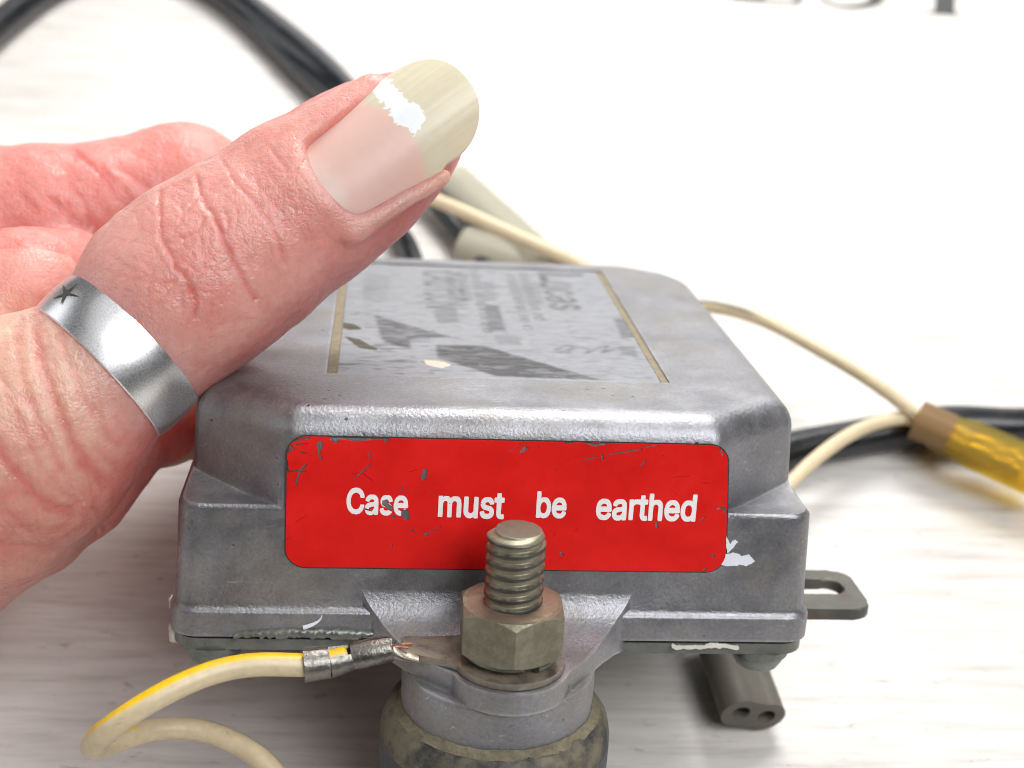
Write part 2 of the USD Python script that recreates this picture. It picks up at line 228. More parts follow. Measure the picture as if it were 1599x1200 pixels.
# ------------------------------------------------------------------ the table, with large printed letters
tb = trimesh.creation.box((2400, 2400, 20)); tb.apply_translation([0, 300, -10])
table = part("table", tb, "white_board", smooth=False, kind="structure", label="white painted board with faint streaks and large printed letters", base=(0, 0, 0))
def flat_on_table(poly, z): return extrude(poly, 0.05).apply_translation([0, 0, z])
def px_poly(pts, h=0.0): return Polygon([on_table(u, v, h)[:2] for u, v in pts])
def serif_letters():
    # E, S and a stemmed letter of a printed line; only their feet are in the picture
    o, e = on_table(1186, 3)[:2], on_table(1512, 26)[:2]; ex = (e - o) / np.linalg.norm(e - o); ey = on_table(1486, -50)[:2] - on_table(1482, 22)[:2]; ey /= np.linalg.norm(ey); L = np.linalg.norm(e - o)
    k = L / 326.0; fr = lambda p: Polygon([o + ex * x * k + ey * y * k for x, y in p])
    T = fr([(252, 0), (326, 0), (326, 3), (308, 7), (305, 14), (305, 150), (345, 150), (352, 120), (357, 120), (354, 160), (224, 160), (221, 120), (226, 120), (233, 150), (273, 150), (273, 14), (270, 7), (252, 3)])
    E_ = fr([(-60, 0), (62, 0), (68, 42), (63, 42), (50, 8), (8, 8), (8, 76), (34, 76), (38, 60), (42, 60), (42, 102), (38, 102), (34, 86), (8, 86), (8, 152), (46, 152), (58, 120), (63, 120), (60, 160), (-60, 160), (-60, 156), (-42, 152), (-40, 146), (-40, 14), (-42, 7), (-60, 3)])
    t = np.linspace(0, 1, 60); s = CubicSpline(np.linspace(0, 1, 9), [(92, 40), (112, 10), (146, 6), (178, 28), (170, 66), (118, 98), (106, 132), (138, 154), (176, 128)])(t); w = np.interp(t, [0, .15, .3, .5, .7, .85, 1], [3, 4.5, 9, 14, 9, 4.5, 3])
    n = np.gradient(s, axis=0); n = np.c_[-n[:, 1], n[:, 0]] / np.linalg.norm(n, axis=1)[:, None]
    S = fr(np.vstack([s + n * w[:, None], (s - n * w[:, None])[::-1]])).buffer(0)
    return E_, S, T
for g in serif_letters(): part("printed_letter", flat_on_table(g, 0.02), "letter_ink", table, smooth=False)

# ------------------------------------------------------------------ the ignition module (case frame: x right, y away, z up, front face y = 0, bottom z = 0)
HWB, HWL, HWT, DEP, ZL, ZT = 36.7, 35.7, 34.6, 79.3, 15.3, 26.3
box = thing("ignition_module", "grey cast alloy electronic box with a red warning sticker on its front", "ignition box", B2W((0, 78, -1.9)))
def yf(z): return 0.25 + 0.045 * (z - 3)            # draft of the front wall
def octagon(z, ins=0.0, r=2.2):
    hw = HWL + 0.1 - (HWL + 0.1 - HWT) * z / ZT; y0 = yf(z); y1 = DEP - 0.045 * z
    p = Polygon([(-hw + 10.9, y0), (hw - 10.9, y0), (hw, y0 + 8.6), (hw, y1 - 10), (hw - 2.6, y1 - 4.4), (hw - 9.5, y1), (-hw + 9.5, y1), (-hw + 2.6, y1 - 4.4), (-hw, y1 - 10), (-hw, y0 + 8.6)])
    return p.buffer(-ins - r).buffer(r, quad_segs=6)
RB = 3.4
up_pts = [ring_pts(octagon(0.2), 0.2)] + [ring_pts(octagon(z, RB * (1 - math.cos(a))), z) for a in np.linspace(0, np.pi / 2, 9) for z in [ZT - RB + RB * math.sin(a)]]
upper = hull(np.vstack(up_pts))
def skirt_poly(hw, y0, y1, r): return box_poly(-hw, y0, hw, y1, r)
low = hull(np.vstack([ring_pts(skirt_poly(HWB - 0.3, yf(0.2), DEP + 0.4, 2.6), 0.2), ring_pts(skirt_poly(HWL + 0.1, yf(ZL - 0.5), DEP - .4, 2.6), ZL - 0.5), ring_pts(skirt_poly(HWL - 0.35, yf(ZL) + 0.45, DEP - 0.8, 2.4), ZL)]))
# the four corner pads slope up a little towards the wall: wedges
def pad(sx, back):
    x0, x1 = HWL - 11.5, HWL - 0.6; y = (1.2 if not back else DEP - 1.2); yi = (9.5 if not back else DEP - 14.5)
    return hull([(sx * x0, y, ZL - 2), (sx * x1, y + (1 if not back else -1), ZL - 2), (sx * (x1 - 0.2), yi, ZL - 2), (sx * (x0 - 1), yi, ZL - 2), (sx * (x1 - 0.2), yi, ZL + 1.0), (sx * (x0 - 1), (y + yi) / 2, ZL + 1.0), (sx * (x0 - 1), yi, ZL + 1), (sx * x0, y + (0.6 if not back else -.6), ZL - 0.1)])
flange = hull(np.vstack([ring_pts(skirt_poly(HWB + 0.1, -0.55, DEP + 0.6, 3.0), z) for z in (0.0, 2.75)] + [ring_pts(skirt_poly(HWB - 0.1, -0.4, DEP + 0.5, 2.9), 3.1), ring_pts(skirt_poly(HWB - 0.6, 0.28, DEP + 0.2, 2.6), 3.55)]))
# boss: wedge shaped foot with a concave fillet, carrying the stud
SX, SY, TZ, TB = 0.8, -7.6, 1.0, -1.6
plan = shapely.union_all([Polygon([(-16, 3), (16, 3), (15.4, 0.42), (13.6, -1.1), (11.9, -3.1), (9.9, -6.0), (SX + 6.3, SY - 2.2), (SX - 6.3, SY - 2.2), (-9.6, -6.0), (-11.8, -3.1), (-13.6, -1.1), (-15.4, 0.42)]), Point(SX, SY).buffer(6.7, quad_segs=24)])
arc = [(-15.5, TZ), (-6.2, TZ)] + [(-6.2 + 6.75 * math.sin(a), TZ + 6.1 * (1 - math.cos(a))) for a in np.linspace(0, np.pi / 2, 16)[1:]] + [(3, TZ + 6.1), (3, TB), (-15.5, TB)]
prof = extrude(Polygon(arc), 40); prof.apply_transform(np.array([[0, 0, 1, -20], [1, 0, 0, 0], [0, 1, 0, 0], [0, 0, 0, 1.0]]))
foot = man(prof) ^ man(extrude(plan, 30).apply_translation([0, 0, -10]))
PX, PY, PR = 0.2, -2.6, 10.9
post = man(lathe([(0, -12), (PR - 0.2, -12), (PR, TB - 0.4), (PR - 0.25, TB + 0.05), (0, TB + 0.05)], 72, (PX, PY)))
LX0, LX1, LY0, LY1 = -18.9, 19.6, 15.0, 71.2
recess = man(extrude(box_poly(LX0 - 1.3, LY0 - 0.25, LX1 + 1.0, LY1 + 0.5), 2).apply_translation([0, 0, ZT - 0.35]))
slot = man(trimesh.creation.box((0.9, 1.0, 7.5), transform=trimesh.transformations.translation_matrix([-HWL + 10.6, 0.6, 18.3])))
body = (upper + low + flange + foot + post)
for sx in (-1, 1):
    for back in (0, 1): body = body + pad(sx, back)
body = body - recess - man(trimesh.creation.box((0.75, 0.7, 3.6), transform=trimesh.transformations.translation_matrix([-24.75, yf(19.2), 19.2])))
part("case", body, "cast_alloy", box, smooth=38, frame=B2W)
# filler strips of dirt in the label recess
part("dirt_strip", trimesh.creation.box((0.9, LY1 - LY0 - 0.2, 0.16), transform=trimesh.transformations.translation_matrix([LX1 + 0.53, (LY0 + LY1) / 2, ZT - 0.27])), "ochre_dirt", box, frame=B2W)
part("dirt_strip", trimesh.creation.box((1.1, LY1 - LY0 - 0.2, 0.16), transform=trimesh.transformations.translation_matrix([LX0 - 0.68, (LY0 + LY1) / 2, ZT - 0.27])), "ochre_dirt", box, frame=B2W)
# top label: crinkled foil, worn print
def lab(u, v): return on_box(u, v, 2, ZT - 0.2)[:2]
def lpoly(pts): return Polygon([lab(u, v) for u, v in pts])
gx, gy = np.meshgrid(np.linspace(LX0, LX1, 260), np.linspace(LY0, LY1, 360), indexing="ij"); XY = np.c_[gx.ravel(), gy.ravel()]
def down_text(s, x, y_start, y_end, h, bold=True, shear=0):   # reads towards the front edge, its top to the right
    p = fit_text(s, 0, y_start - y_end, 0, h, bold, shear); return affinity.translate(affinity.rotate(p, -90, origin=(0, 0)), x, y_start)
ink = np.zeros(len(XY))
inks = [(lpoly([(681, 539), (758, 541), (936, 594), (776, 588), (720, 571), (683, 560)]), 0.95), (lpoly([(585, 492), (650, 512), (706, 527), (641, 530), (641, 547), (596, 531)]), 0.8),
        (lpoly([(958, 497), (974, 498), (992, 528), (972, 530)]), 0.6), (lpoly([(757, 476), (780, 478), (792, 520), (764, 518)]), 0.7), (lpoly([(752, 440), (770, 440), (776, 470), (755, 470)]), 0.35), (lpoly([(676, 484), (712, 482), (720, 504), (684, 506)]), 0.45),
        (lpoly([(770, 524), (812, 526), (815, 540), (778, 538)]), 0.35), (lpoly([(966, 541), (992, 542), (996, 558), (972, 556)]), 0.5), (lpoly([(806, 440), (842, 441), (850, 478), (810, 474)]), 0.25), (lpoly([(570, 428), (610, 430), (606, 470), (566, 468)]), 0.2)]
a = lab(0, 0) * 0
x_l = lab(845, 450)[0]; inks.append((down_text("L", lab(842, 428)[0], lab(842, 426)[1], lab(842, 441)[1], 6.6), 0.8)); inks.append((down_text("ucas", lab(846, 445)[0], lab(846, 441)[1], lab(852, 484)[1], 5.6), 0.75))
inks.append((down_text("CAUTION", lab(664, 450)[0], lab(670, 424)[1], lab(670, 482)[1], 5.6), 0.75))
for k, (u, n0, n1) in enumerate(((722, 426, 470), (742, 424, 520), (800, 430, 515), (822, 428, 500), (700, 424, 475))):
    inks.append((down_text("xnrme aosvnrae ncs"[k: k + 14], lab(u, 460)[0], lab(u, n0)[1], lab(u, n1)[1], 1.7, True), 0.65))
sig = LineString([lab(u, v) for u, v in ((868, 548), (880, 541), (895, 541), (888, 552), (872, 551), (905, 543), (922, 547), (915, 553), (938, 543), (950, 541), (940, 552), (965, 544))]).buffer(0.22); inks.append((sig, 0.7))
for g, k in inks:
    shapely.prepare(g); ink = np.maximum(ink, k * shapely.contains_xy(g, XY[:, 0], XY[:, 1]))
from scipy.ndimage import gaussian_filter
ink = gaussian_filter(ink.reshape(gx.shape), 1.3).ravel()
P3 = np.c_[XY * (0.5, 0.9), 0 * XY[:, 0]]
wear = meshkit.fbm(P3 * 1.4, 5, 3); wear2 = meshkit.fbm(np.c_[XY[:, 0] * 0.25, XY[:, 1] * 1.7, 0 * XY[:, 0]], 4, 9)
brown = sum(shapely.contains_xy(lpoly(g).buffer(0.3), XY[:, 0], XY[:, 1]) for g in ([(536, 505), (552, 508), (561, 514), (548, 515), (535, 511)], [(542, 527), (560, 532), (586, 546), (565, 544)]))
chip = shapely.contains_xy(lpoly([(664, 563), (690, 566), (703, 571), (690, 575), (668, 570)]).buffer(0.15), XY[:, 0], XY[:, 1])
base = np.array([0.36, 0.37, 0.40])[None] * (0.86 + 0.3 * (wear2[:, None] - 0.4)); smear = smoothstep(0.5, 0.72, wear2 * 0.6 + wear * 0.4)
amt = np.clip(ink * (1.05 - 0.5 * smoothstep(0.42, 0.7, wear)) + smear * (0.42 + 0.35 * smoothstep(6, -16, XY[:, 0]) * smoothstep(50, 20, XY[:, 1])), 0, 1)[:, None]
c = base * (1 - amt) + np.array([0.06, 0.06, 0.065]) * amt
c = np.where(brown[:, None] > 0, [0.06, 0.045, 0.015], c); c = np.where(chip[:, None], [0.7, 0.62, 0.5], c)
hz = 0.16 * (meshkit.fbm(np.c_[XY[:, 0] * 0.35, XY[:, 1] * 1.1, 0 * XY[:, 0]], 3, 5) - 0.5)
label = trimesh.Trimesh(np.c_[XY, ZT - 0.16 + hz], grid_faces(*gx.shape), process=False)
part("top_label", label, "foil", box, frame=B2W, col=c, label="worn silver foil label with faded dark print")

# red sticker with scratches that bare the metal, and white lettering
FN = np.array([0, -1, 0.045]); FN /= np.linalg.norm(FN)
def stk(u, v):                                   # pixel -> (x, z) on the front wall
    y = 0.7
    for _ in range(4): p = on_box(u, v, 1, y); y = yf(p[2])
    return p[[0, 2]]
def front(off):                                  # maps extruded (x, z, depth) to the wall
    def f(v): z = v[:, 1]; return B2W(np.c_[v[:, 0], yf(z) - off - v[:, 2], z])
    return f
def spoly(pts): return Polygon([stk(u, v) for u, v in pts])
def rounded_quad(pts, r): return spoly(pts).buffer(-r).buffer(r, quad_segs=8)
Zm = lambda x, y: (430 + x / 4.3216, 660 + y / 4.3216)          # from an enlargement of the left half
Zr = lambda x, y: (780 + x / 3.9975, 660 + y / 3.9975)
sticker = rounded_quad([(449, 681), (1138, 696), (1133, 893), (446, 885)], 2.2)
chips = []
def scr(pts, w, f=Zm): chips.append(LineString([stk(*f(*p)) for p in pts]).buffer(w))
def blob(pts, f=Zm): chips.append(Polygon([stk(*f(*p)) for p in pts]))
blob([(285, 130), (318, 120), (325, 150), (308, 190), (300, 220), (328, 240), (310, 252), (290, 225), (292, 185), (280, 160)])
blob([(360, 85), (372, 115), (405, 142), (428, 130), (432, 112), (500, 118), (545, 128), (600, 122), (690, 114), (735, 112), (738, 134), (756, 130), (770, 108), (770, 80)])
scr([(85, 330), (150, 325), (205, 330)], .11); scr([(165, 325), (205, 285)], .12); scr([(168, 330), (150, 380), (143, 420)], .1); scr([(140, 150), (215, 140)], .07); scr([(130, 120), (225, 105)], .12); scr([(85, 200), (112, 160), (125, 175)], .14); scr([(170, 200), (210, 205)], .08); scr([(78, 260), (84, 330)], .15)
scr([(520, 345), (560, 350), (590, 325), (650, 270)], .045); scr([(530, 380), (575, 345), (640, 290)], .05); scr([(590, 340), (655, 390)], .04); scr([(632, 205), (645, 240)], .1)
blob([(995, 310), (1025, 312), (1028, 350), (1010, 395), (988, 385), (980, 355), (995, 345)]); scr([(905, 330), (960, 318)], .03); scr([(868, 430), (850, 470)], .07)
blob([(722, 525), (755, 515), (765, 545), (795, 565), (790, 600), (765, 590), (740, 565), (722, 555)]); blob([(850, 590), (895, 580), (910, 640), (905, 660), (870, 655), (850, 625)]); blob([(790, 620), (812, 622), (810, 645), (795, 648)]); scr([(600, 580), (650, 592)], .1)
scr([(1010, 752), (1040, 745), (1118, 700)], .07); blob([(1005, 740), (1035, 740), (1032, 765), (1010, 770)]); blob([(910, 720), (935, 718), (938, 735), (915, 740)]); scr([(790, 820), (785, 850), (775, 858)], .07); scr([(140, 670), (210, 625)], .02); scr([(70, 790), (105, 770)], .04)
for pts, w in (([(55, 185), (130, 135)], .05), ([(135, 185), (165, 150)], .14), ([(150, 180), (178, 160)], .1), ([(530, 235), (605, 212)], .09), ([(640, 200), (648, 230)], .12), ([(690, 195), (780, 182), (885, 165)], .1), ([(910, 155), (985, 140)], .07), ([(885, 270), (912, 235)], .09), ([(1375, 160), (1395, 205)], .07), ([(1255, 610), (1285, 590)], .09), ([(980, 625), (985, 650)], .16), ([(1330, 820), (1338, 835)], .12), ([(385, 815), (395, 828)], .16), ([(540, 120), (600, 142), (660, 130)], .16), ([(400, 118), (455, 125)], .12), ([(1090, 340), (1190, 332)], .03), ([(1365, 535), (1400, 530), (1415, 560)], .14), ([(1275, 925), (1285, 912)], .12), ([(350, 300), (358, 285)], .04), ([(1260, 370), (1310, 380)], .03), ([(335, 710), (352, 692)], .03), ([(470, 680), (492, 658)], .025)): scr(pts, w, Zr)
for k in range(40):
    x, z = rng.uniform(-23, 25), rng.uniform(8.6, 23); chips.append(Point(x, z).buffer(rng.uniform(.03, .07), quad_segs=2))
chips_u = shapely.union_all([c.buffer(0.0) for c in chips]).simplify(0.01)
edge_line = np.array(sticker.exterior.coords)
st = part("red_sticker", extrude(sticker.difference(chips_u).buffer(0), 0.10), "red_vinyl", box, smooth=False, frame=front(0.03), label="scratched red warning sticker")
rim = sticker.buffer(0.16).difference(sticker.buffer(-0.05)); part("dirt_edge", extrude(rim, 0.03), "dark_grime", box, smooth=False, frame=front(0.01))
def word(s, u0, u1, vb, vt, vb1):
    p0, p1 = stk(u0, vb), stk(u1, vb1); h = stk(u0, vt)[1] - p0[1]; w = p1[0] - p0[0]
    src = text_poly(s, True).buffer(0.16, quad_segs=4); b = src.bounds; asc = h / (7.35 if s in ("must",) else 10.1)
    t = affinity.scale(affinity.translate(src, -b[0], 0), w / (b[2] - b[0]), 0.1 * h / (0.86 if s == "must" else 1.0), origin=(0, 0))
    t = affinity.translate(affinity.rotate(t, math.degrees(math.atan2(p1[1] - p0[1], w)), origin=(0, 0)), *p0)
    part("lettering", extrude(t.difference(chips_u).buffer(0), 0.035), "white_print", st, smooth=False, frame=front(0.131))
word("Case", 541, 637, 800, 763, 803); word("must", 684, 787, 805, 771, 808); word("be", 837, 884, 806, 768, 807); word("earthed", 930, 1086, 809, 770, 812)
# paint smears, sealant, cast marks
for pts in ([(1126, 866), (1150, 862), (1158, 868), (1172, 866), (1178, 875), (1166, 884), (1128, 882)], [(1134, 838), (1140, 850), (1150, 842), (1153, 846), (1142, 858), (1136, 862)]):
    g_ = np.array(spoly(pts).segmentize(0.12).exterior.coords)[:-1]; g_ = g_ + 0.55 * (np.c_[meshkit.fbm(np.c_[g_ * 1.3, 0 * g_[:, 0]], 4, 3), meshkit.fbm(np.c_[g_ * 1.3, 0 * g_[:, 0]], 4, 9)] - .5)
    part("paint_smear", extrude(Polygon(g_).buffer(0.03).buffer(0), 0.05), "white_paint", box, smooth=False, frame=front(0.02))
drip = [on_box(u, v, 1, -0.6) for u, v in ((474, 981), (488, 976), (498, 970), (503, 962))]
part("paint_drip", tube(spline(drip, 14), np.interp(np.linspace(0, 1, 14), [0, .3, 1], [.28, .24, .06]), 8), "white_paint", box, frame=B2W)
for u, v, r, yy in ((270, 985, 1.0, 3.0), (266, 940, 0.6, 3.5), (268, 963, 0.45, 3.2)):
    s = trimesh.creation.icosphere(3, r); s.vertices *= (0.75, 1, 1.5); s.vertices += 0.25 * r * (meshkit.fbm(s.vertices * 2 / r, 3, 4)[:, None] - .5) * 4 * s.vertices / r
    s.apply_translation(on_box(u, v, 1, yy) + [0.3, 0, 0]); part("sealant_blob", s, "cream_sealant", box, smooth=True, frame=B2W)
bead = spline([(-29.5, -0.45, 0.1), (-24, -0.5, 0.55), (-18, -0.5, 0.6), (-12.6, -0.45, 0.45)], 160); bm = tube(bead, 0.62 * np.sin(np.linspace(0.25, 2.9, 160)) ** .5, 14); bv_ = np.array(bm.vertices); bv_ += 0.55 * (meshkit.fbm(bv_ * (2.2, 1.2, 1.2), 3, 2)[:, None] - .5) * (0.3, 1, 1)
part('gasket_bead', trimesh.Trimesh(bv_, bm.faces, process=False), 'steel_plate', box, smooth=True, frame=B2W)
# base: gasket, plate, screws, slotted ear
gask = skirt_poly(HWB - 0.5, 0.2, DEP + 0.2, 3).difference(shapely.box(-12.4, -5, 12.4, 3.2)); part("gasket", extrude(gask, 0.45).apply_translation([0, 0, -0.46]), "dark_grime", box, smooth=False, frame=B2W)
plate = skirt_poly(HWB - 0.2, -0.15, DEP + 0.4, 3.2).difference(shapely.box(-12.6, -5, 12.6, 3.4))
pl = hull(np.zeros((0, 3))) if False else extrude(plate.buffer(-0.01), 1.35); pl.apply_translation([0, 0, -1.82]); part("base_plate", pl, "steel_plate", box, smooth=30, frame=B2W)
er = extrude(box_poly(30, 11.6, 48.6, 22.8, 2.2).difference(LineString([(39.5, 18.0), (44.6, 18.0)]).buffer(2.1)), 1.5); er = man(er).refine_to_length(0.45); evv, eff = arr(er); er = relax(trimesh.Trimesh(evv, eff), 10)
er.apply_translation([0, 0, -3.35]); part("mounting_ear", er, "ear_steel", box, smooth=60, frame=B2W, label="dark slotted mounting ear with rust in its slot")
seal = Polygon([(19.6, 0), (21.5, .25), (22.5, -.05), (24.2, .3), (25.5, -.1), (27.4, .2), (28.2, -.3), (25.8, -.75), (24.6, -.5), (23.0, -.85), (21.8, -.6)]); g_ = np.array(LineString([(20.5, -.1), (28, -.15)]).buffer(0.22).segmentize(0.12).exterior.coords)[:-1]; g_ = g_ + (0.1, 0.75) * (np.c_[meshkit.fbm(np.c_[g_ * 1.9, 0 * g_[:, 0]], 4, 3), meshkit.fbm(np.c_[g_ * 1.1, 0 * g_[:, 0]], 4, 9)] - .5); seal = Polygon(g_).buffer(0.02).buffer(0); part("sealant_flake", extrude(seal, 0.2), "cream_sealant", box, smooth=False, frame=lambda v: B2W(np.c_[v[:, 0], -0.56 - v[:, 2], v[:, 1] - 0.45]))
for sx in (-32.0, 31.6):
    sc = part("screw", lathe([(0, -4.9), (1.4, -4.85), (2.5, -4.4), (3.0, -3.5), (3.05, -2.8), (3.5, -2.7), (3.5, -1.84), (0, -1.84)], 40, (sx, 2.9)), "steel_plate", box, smooth=35, frame=B2W)
# stud, nut and washers
def thread(r, p, z0, z1, depth=0.42, nt=72, per=18):
    nz = int((z1 - z0) / p * per) + 1; z = np.linspace(z0, z1, nz); t = np.linspace(0, 2 * np.pi, nt, endpoint=False); zz, tt = np.meshgrid(z, t, indexing="ij")
    ph = np.abs(((zz / p - tt / (2 * np.pi)) % 1.0) - 0.5) * 2; pr = smoothstep(0.30, 0.78, ph); end = smoothstep(z1 - 0.1, z1 - 0.75, zz)
    rr = (r - depth * (1 - pr)) - 0.5 * (1 - end) ** 1.5; v = np.stack([rr * np.cos(tt), rr * np.sin(tt), zz], -1).reshape(-1, 3)
    i, j = np.meshgrid(np.arange(nz - 1), np.arange(nt), indexing="ij"); q = lambda a, b: (a * nt + b % nt).ravel()
    f = np.vstack([np.c_[q(i, j), q(i, j + 1), q(i + 1, j + 1)], np.c_[q(i, j), q(i + 1, j + 1), q(i + 1, j)]]); n = len(v); top = v[-nt:] * (0.96, 0.96, 1) + (0, 0, 0.015)
    b = (nz - 1) * nt; v = np.vstack([v, top, [0, 0, z1 + 0.12]]); k = np.arange(nt); k1 = (k + 1) % nt
    f = np.vstack([f, np.c_[b + k, b + k1, n + k1], np.c_[b + k, n + k1, n + k], np.c_[n + k, n + k1, 0 * k + len(v) - 1]])
    # bare dark steel on the worn crests, dull khaki plating left in the valleys
    w = (smoothstep(0.45, 0.75, ph + 0.35 * (meshkit.noise(np.stack([rr * np.cos(tt), rr * np.sin(tt), zz], -1) * 2.5) - .5)) * end)[..., None]; c = np.array((0.31, 0.285, 0.2)) * (1 - w) + np.array((0.085, 0.08, 0.07)) * w
    return trimesh.Trimesh(v, f, process=False), np.vstack([c.reshape(-1, 3), np.tile((0.19, 0.175, 0.13), (nt + 1, 1))])
at = lambda m, z=0: m.apply_translation([SX, SY, z])
tm, tcol = thread(3.2, 1.27, 0.5, 16.7); part("stud", at(tm), "thread", box, frame=B2W, col=tcol)
WZ = 1.85                                        # top of the ring terminal
sw = [(SX + 4.15 * math.cos(a), SY + 4.15 * math.sin(a), WZ + 0.65 + 0.35 * (a + 1.0) / 6.0) for a in np.linspace(-1.0, -1.0 + 5.95, 60)]
part("spring_washer", tube(np.array(sw), 0.6, 10, r2=1.05), "steel_plate", box, smooth=40, frame=B2W)
NZ0, NH, AF = 3.1, 5.3, 10.7; Rc = AF / math.sqrt(3)
hexp = Polygon([(Rc * math.cos(a), Rc * math.sin(a)) for a in np.radians(np.arange(6) * 60 - 90 - 1)]); hexa = man(extrude(hexp, NH))
cone = man(lathe([(0, -0.1), (Rc - 0.95, -0.1), (Rc + 0.35, 0.75), (Rc + 0.35, NH - 0.75), (Rc - 0.95, NH + 0.1), (0, NH + 0.1)], 90)); hole = man(lathe([(0, -1), (3.0, -1), (3.0, NH - 0.7), (3.7, NH + 0.5), (0, NH + 0.5)], 60))
nut = (hexa ^ cone) - hole; nv, nf = arr(nut)
part("nut", at(trimesh.Trimesh(nv, nf), NZ0), "zinc", box, smooth=28, frame=B2W)
part("nut_rust", at(lathe([(3.05, 0), (4.9, 0), (4.6, 0.05), (3.9, .06), (3.05, .05)], 48), NZ0 + NH + 0.0), "rusty_zinc", box, smooth=30, frame=B2W)
# grommet below the post
gr = part("rubber_grommet", lathe([(PR - 1, -6.7), (PR + 0.3, -6.7), (PR + 1.2, -7.2), (PR + 1.9, -8.2), (PR + 2.2, -9.6), (PR + 2.25, -10.4)], 80, (PX, PY)), "rubber", box, smooth=60, frame=B2W)
dr = lathe([(PR - .1, -6.75), (PR - .05, -6.2), (PR + .12, -6.45), (PR + .5, -6.66), (PR + .9, -6.9)], 160, (PX, PY)); dv = np.array(dr.vertices); dv[:, 2] += -0.32 + 0.9 * (meshkit.fbm(dv * (.45, .45, 0.1), 4, 6) - .3)
part("dirt_ring", trimesh.Trimesh(dv, dr.faces), "sandy_dirt", gr, smooth=60, frame=B2W)
part("grommet_wall", lathe([(PR + 2.25, -10.4), (PR + 2.2, -16), (PR + 0.4, -17), (PR - 1.5, -18), (PR - 3, -26), (0, -26)], 80, (PX, PY)), "rubber_side", gr, smooth=40, frame=B2W)

# ------------------------------------------------------------------ earth lead: ring terminal, crimps, wire with a yellow tracer
Zt = TZ + 0.12
bz = lambda u, v, z: on_box(u, v, 2, z)
lead = thing("earth_lead", "cream wire with yellow stripe crimped to the ring terminal under the nut", "wire", B2W((SX, SY, TZ)))
neck = bz(628, 1014, Zt + 0.4); ringp = shapely.union_all([Point(SX, SY).buffer(6.1, quad_segs=24), Polygon([bz(630, 1003, Zt)[:2], bz(628, 1027, Zt)[:2], bz(700, 1043, Zt)[:2] , (SX, SY - 5.9), (SX, SY + 5.5), bz(690, 1003, Zt)[:2]])]).difference(Point(SX, SY).buffer(3.4))
rg = extrude(ringp.buffer(-.15).buffer(.15), 0.72); rg.apply_translation([0, 0, Zt]); part("ring_terminal", rg, "tin", lead, smooth=40, frame=B2W)
K = lambda u, v, z: CAM + cam_pt(u, v, z) @ M
c0, c1, c2, c3, c4, c5 = K(474, 1039, 151.0), K(514, 1034, 151.6), K(538, 1029, 152.0), K(550, 1026, 152.3), K(612, 1013, 152.8), K(640, 1018, 152.8)
def shell(path, r, w, gap, k=26, r_up=None):      # a U of sheet metal rolled round the wire
    P = np.asarray(path, float); T = P[-1] - P[0]; T /= np.linalg.norm(T); upv = np.array([0, 0, 1.0]); upv -= T * (upv @ T); upv /= np.linalg.norm(upv); s = np.cross(T, upv)
    a = np.linspace(gap, 2 * np.pi - gap, k); R = np.broadcast_to(r, len(P)); out = []
    for rr in (0, w): out.append(P[:, None] + ((upv[None] * np.cos(a)[:, None] + s[None] * np.sin(a)[:, None])[None] * (R[:, None, None] - rr)))
    o, i = out; n = len(P); V = np.vstack([o.reshape(-1, 3), i.reshape(-1, 3)]); f = grid_faces(n, k); m = n * k
    bd = list(range(k)) + [x * k + k - 1 for x in range(1, n)] + [(n - 1) * k + x for x in range(k - 2, -1, -1)] + [x * k for x in range(n - 2, 0, -1)]
    e = [[p, q, q + m] for p, q in zip(bd, bd[1:] + bd[:1])] + [[p, q + m, p + m] for p, q in zip(bd, bd[1:] + bd[:1])]
    return trimesh.Trimesh(V, np.vstack([f, f[:, ::-1] + m, np.array(e)]), process=True)
def L(a, b, n=8): return a + (b - a) * np.linspace(0, 1, n)[:, None]
def fixn(m): m.fix_normals(); return m
part("insulation_crimp", fixn(shell(L(c0, c1), np.linspace(1.9, 1.75, 8), 0.42, 0.2)), "dark_tin", lead, smooth=40, frame=B2W)
part("crimp_floor", fixn(shell(L(c1, c3, 6) - [0, 0, 0.1], np.linspace(1.75, 1.4, 6), 0.35, np.linspace(1.1, .55, 6)[3], 20)), "dark_tin", lead, smooth=40, frame=B2W)
wc = np.linspace(0, 1, 12); part("wire_crimp", fixn(shell(L(c3, c4, 12), 1.4 + 0.15 * np.sin(wc * np.pi), 0.45, 0.08, 30)), "dark_tin", lead, smooth=40, frame=B2W)
for k in range(2): part("crimp_wing", tube(L(c3, c4, 10) + np.array([0, -0.45 + 0.75 * k, 0.75]), 0.5 * np.sin(np.linspace(0.5, 2.7, 10)) + 0.2, 12), "dark_tin", lead, smooth=60, frame=B2W)
part("terminal_neck", tube(spline([c4, c4 * .5 + c5 * .5 + [0, 0, -0.3], np.r_[bz(655, 1022, Zt + 0.36)]], 10), np.linspace(1.0, 0.36, 10), 12, r2=np.linspace(1.1, 1.7, 10)), "tin", lead, smooth=50, frame=B2W)
tab_ = trimesh.creation.box((1.0, 0.3, 1.6)); tab_.apply_translation(c2 + [0.9, 0.9, 1.1]); part("crimp_lug", tab_, "dark_tin", lead, frame=B2W)
for k in range(7):
    o = rng.normal(0, 0.3, 3); part("copper_strand", tube(spline([c4 - [2.0, 0, 0] + o, c4 + [0.6, 0, 0.25] + o, c4 + [1.6, 0.2, 0.1] + 1.6 * o], 8), 0.14, 6), "copper", lead, frame=B2W)
wire = [c2 + (c3 - c2) * .3 , c1, c0, K(420, 1038, 150), K(360, 1044, 149), K(300, 1063, 147.5), (K(235, 1096, 146)), K(180, 1132, 146), K(147, 1160, 149), K(158, 1168, 155), K(200, 1152, 159), K(260, 1138, 162), K(325, 1144, 163), K(385, 1170, 162), K(428, 1207, 161), K(455, 1260, 161), K(520, 1330, 165)]
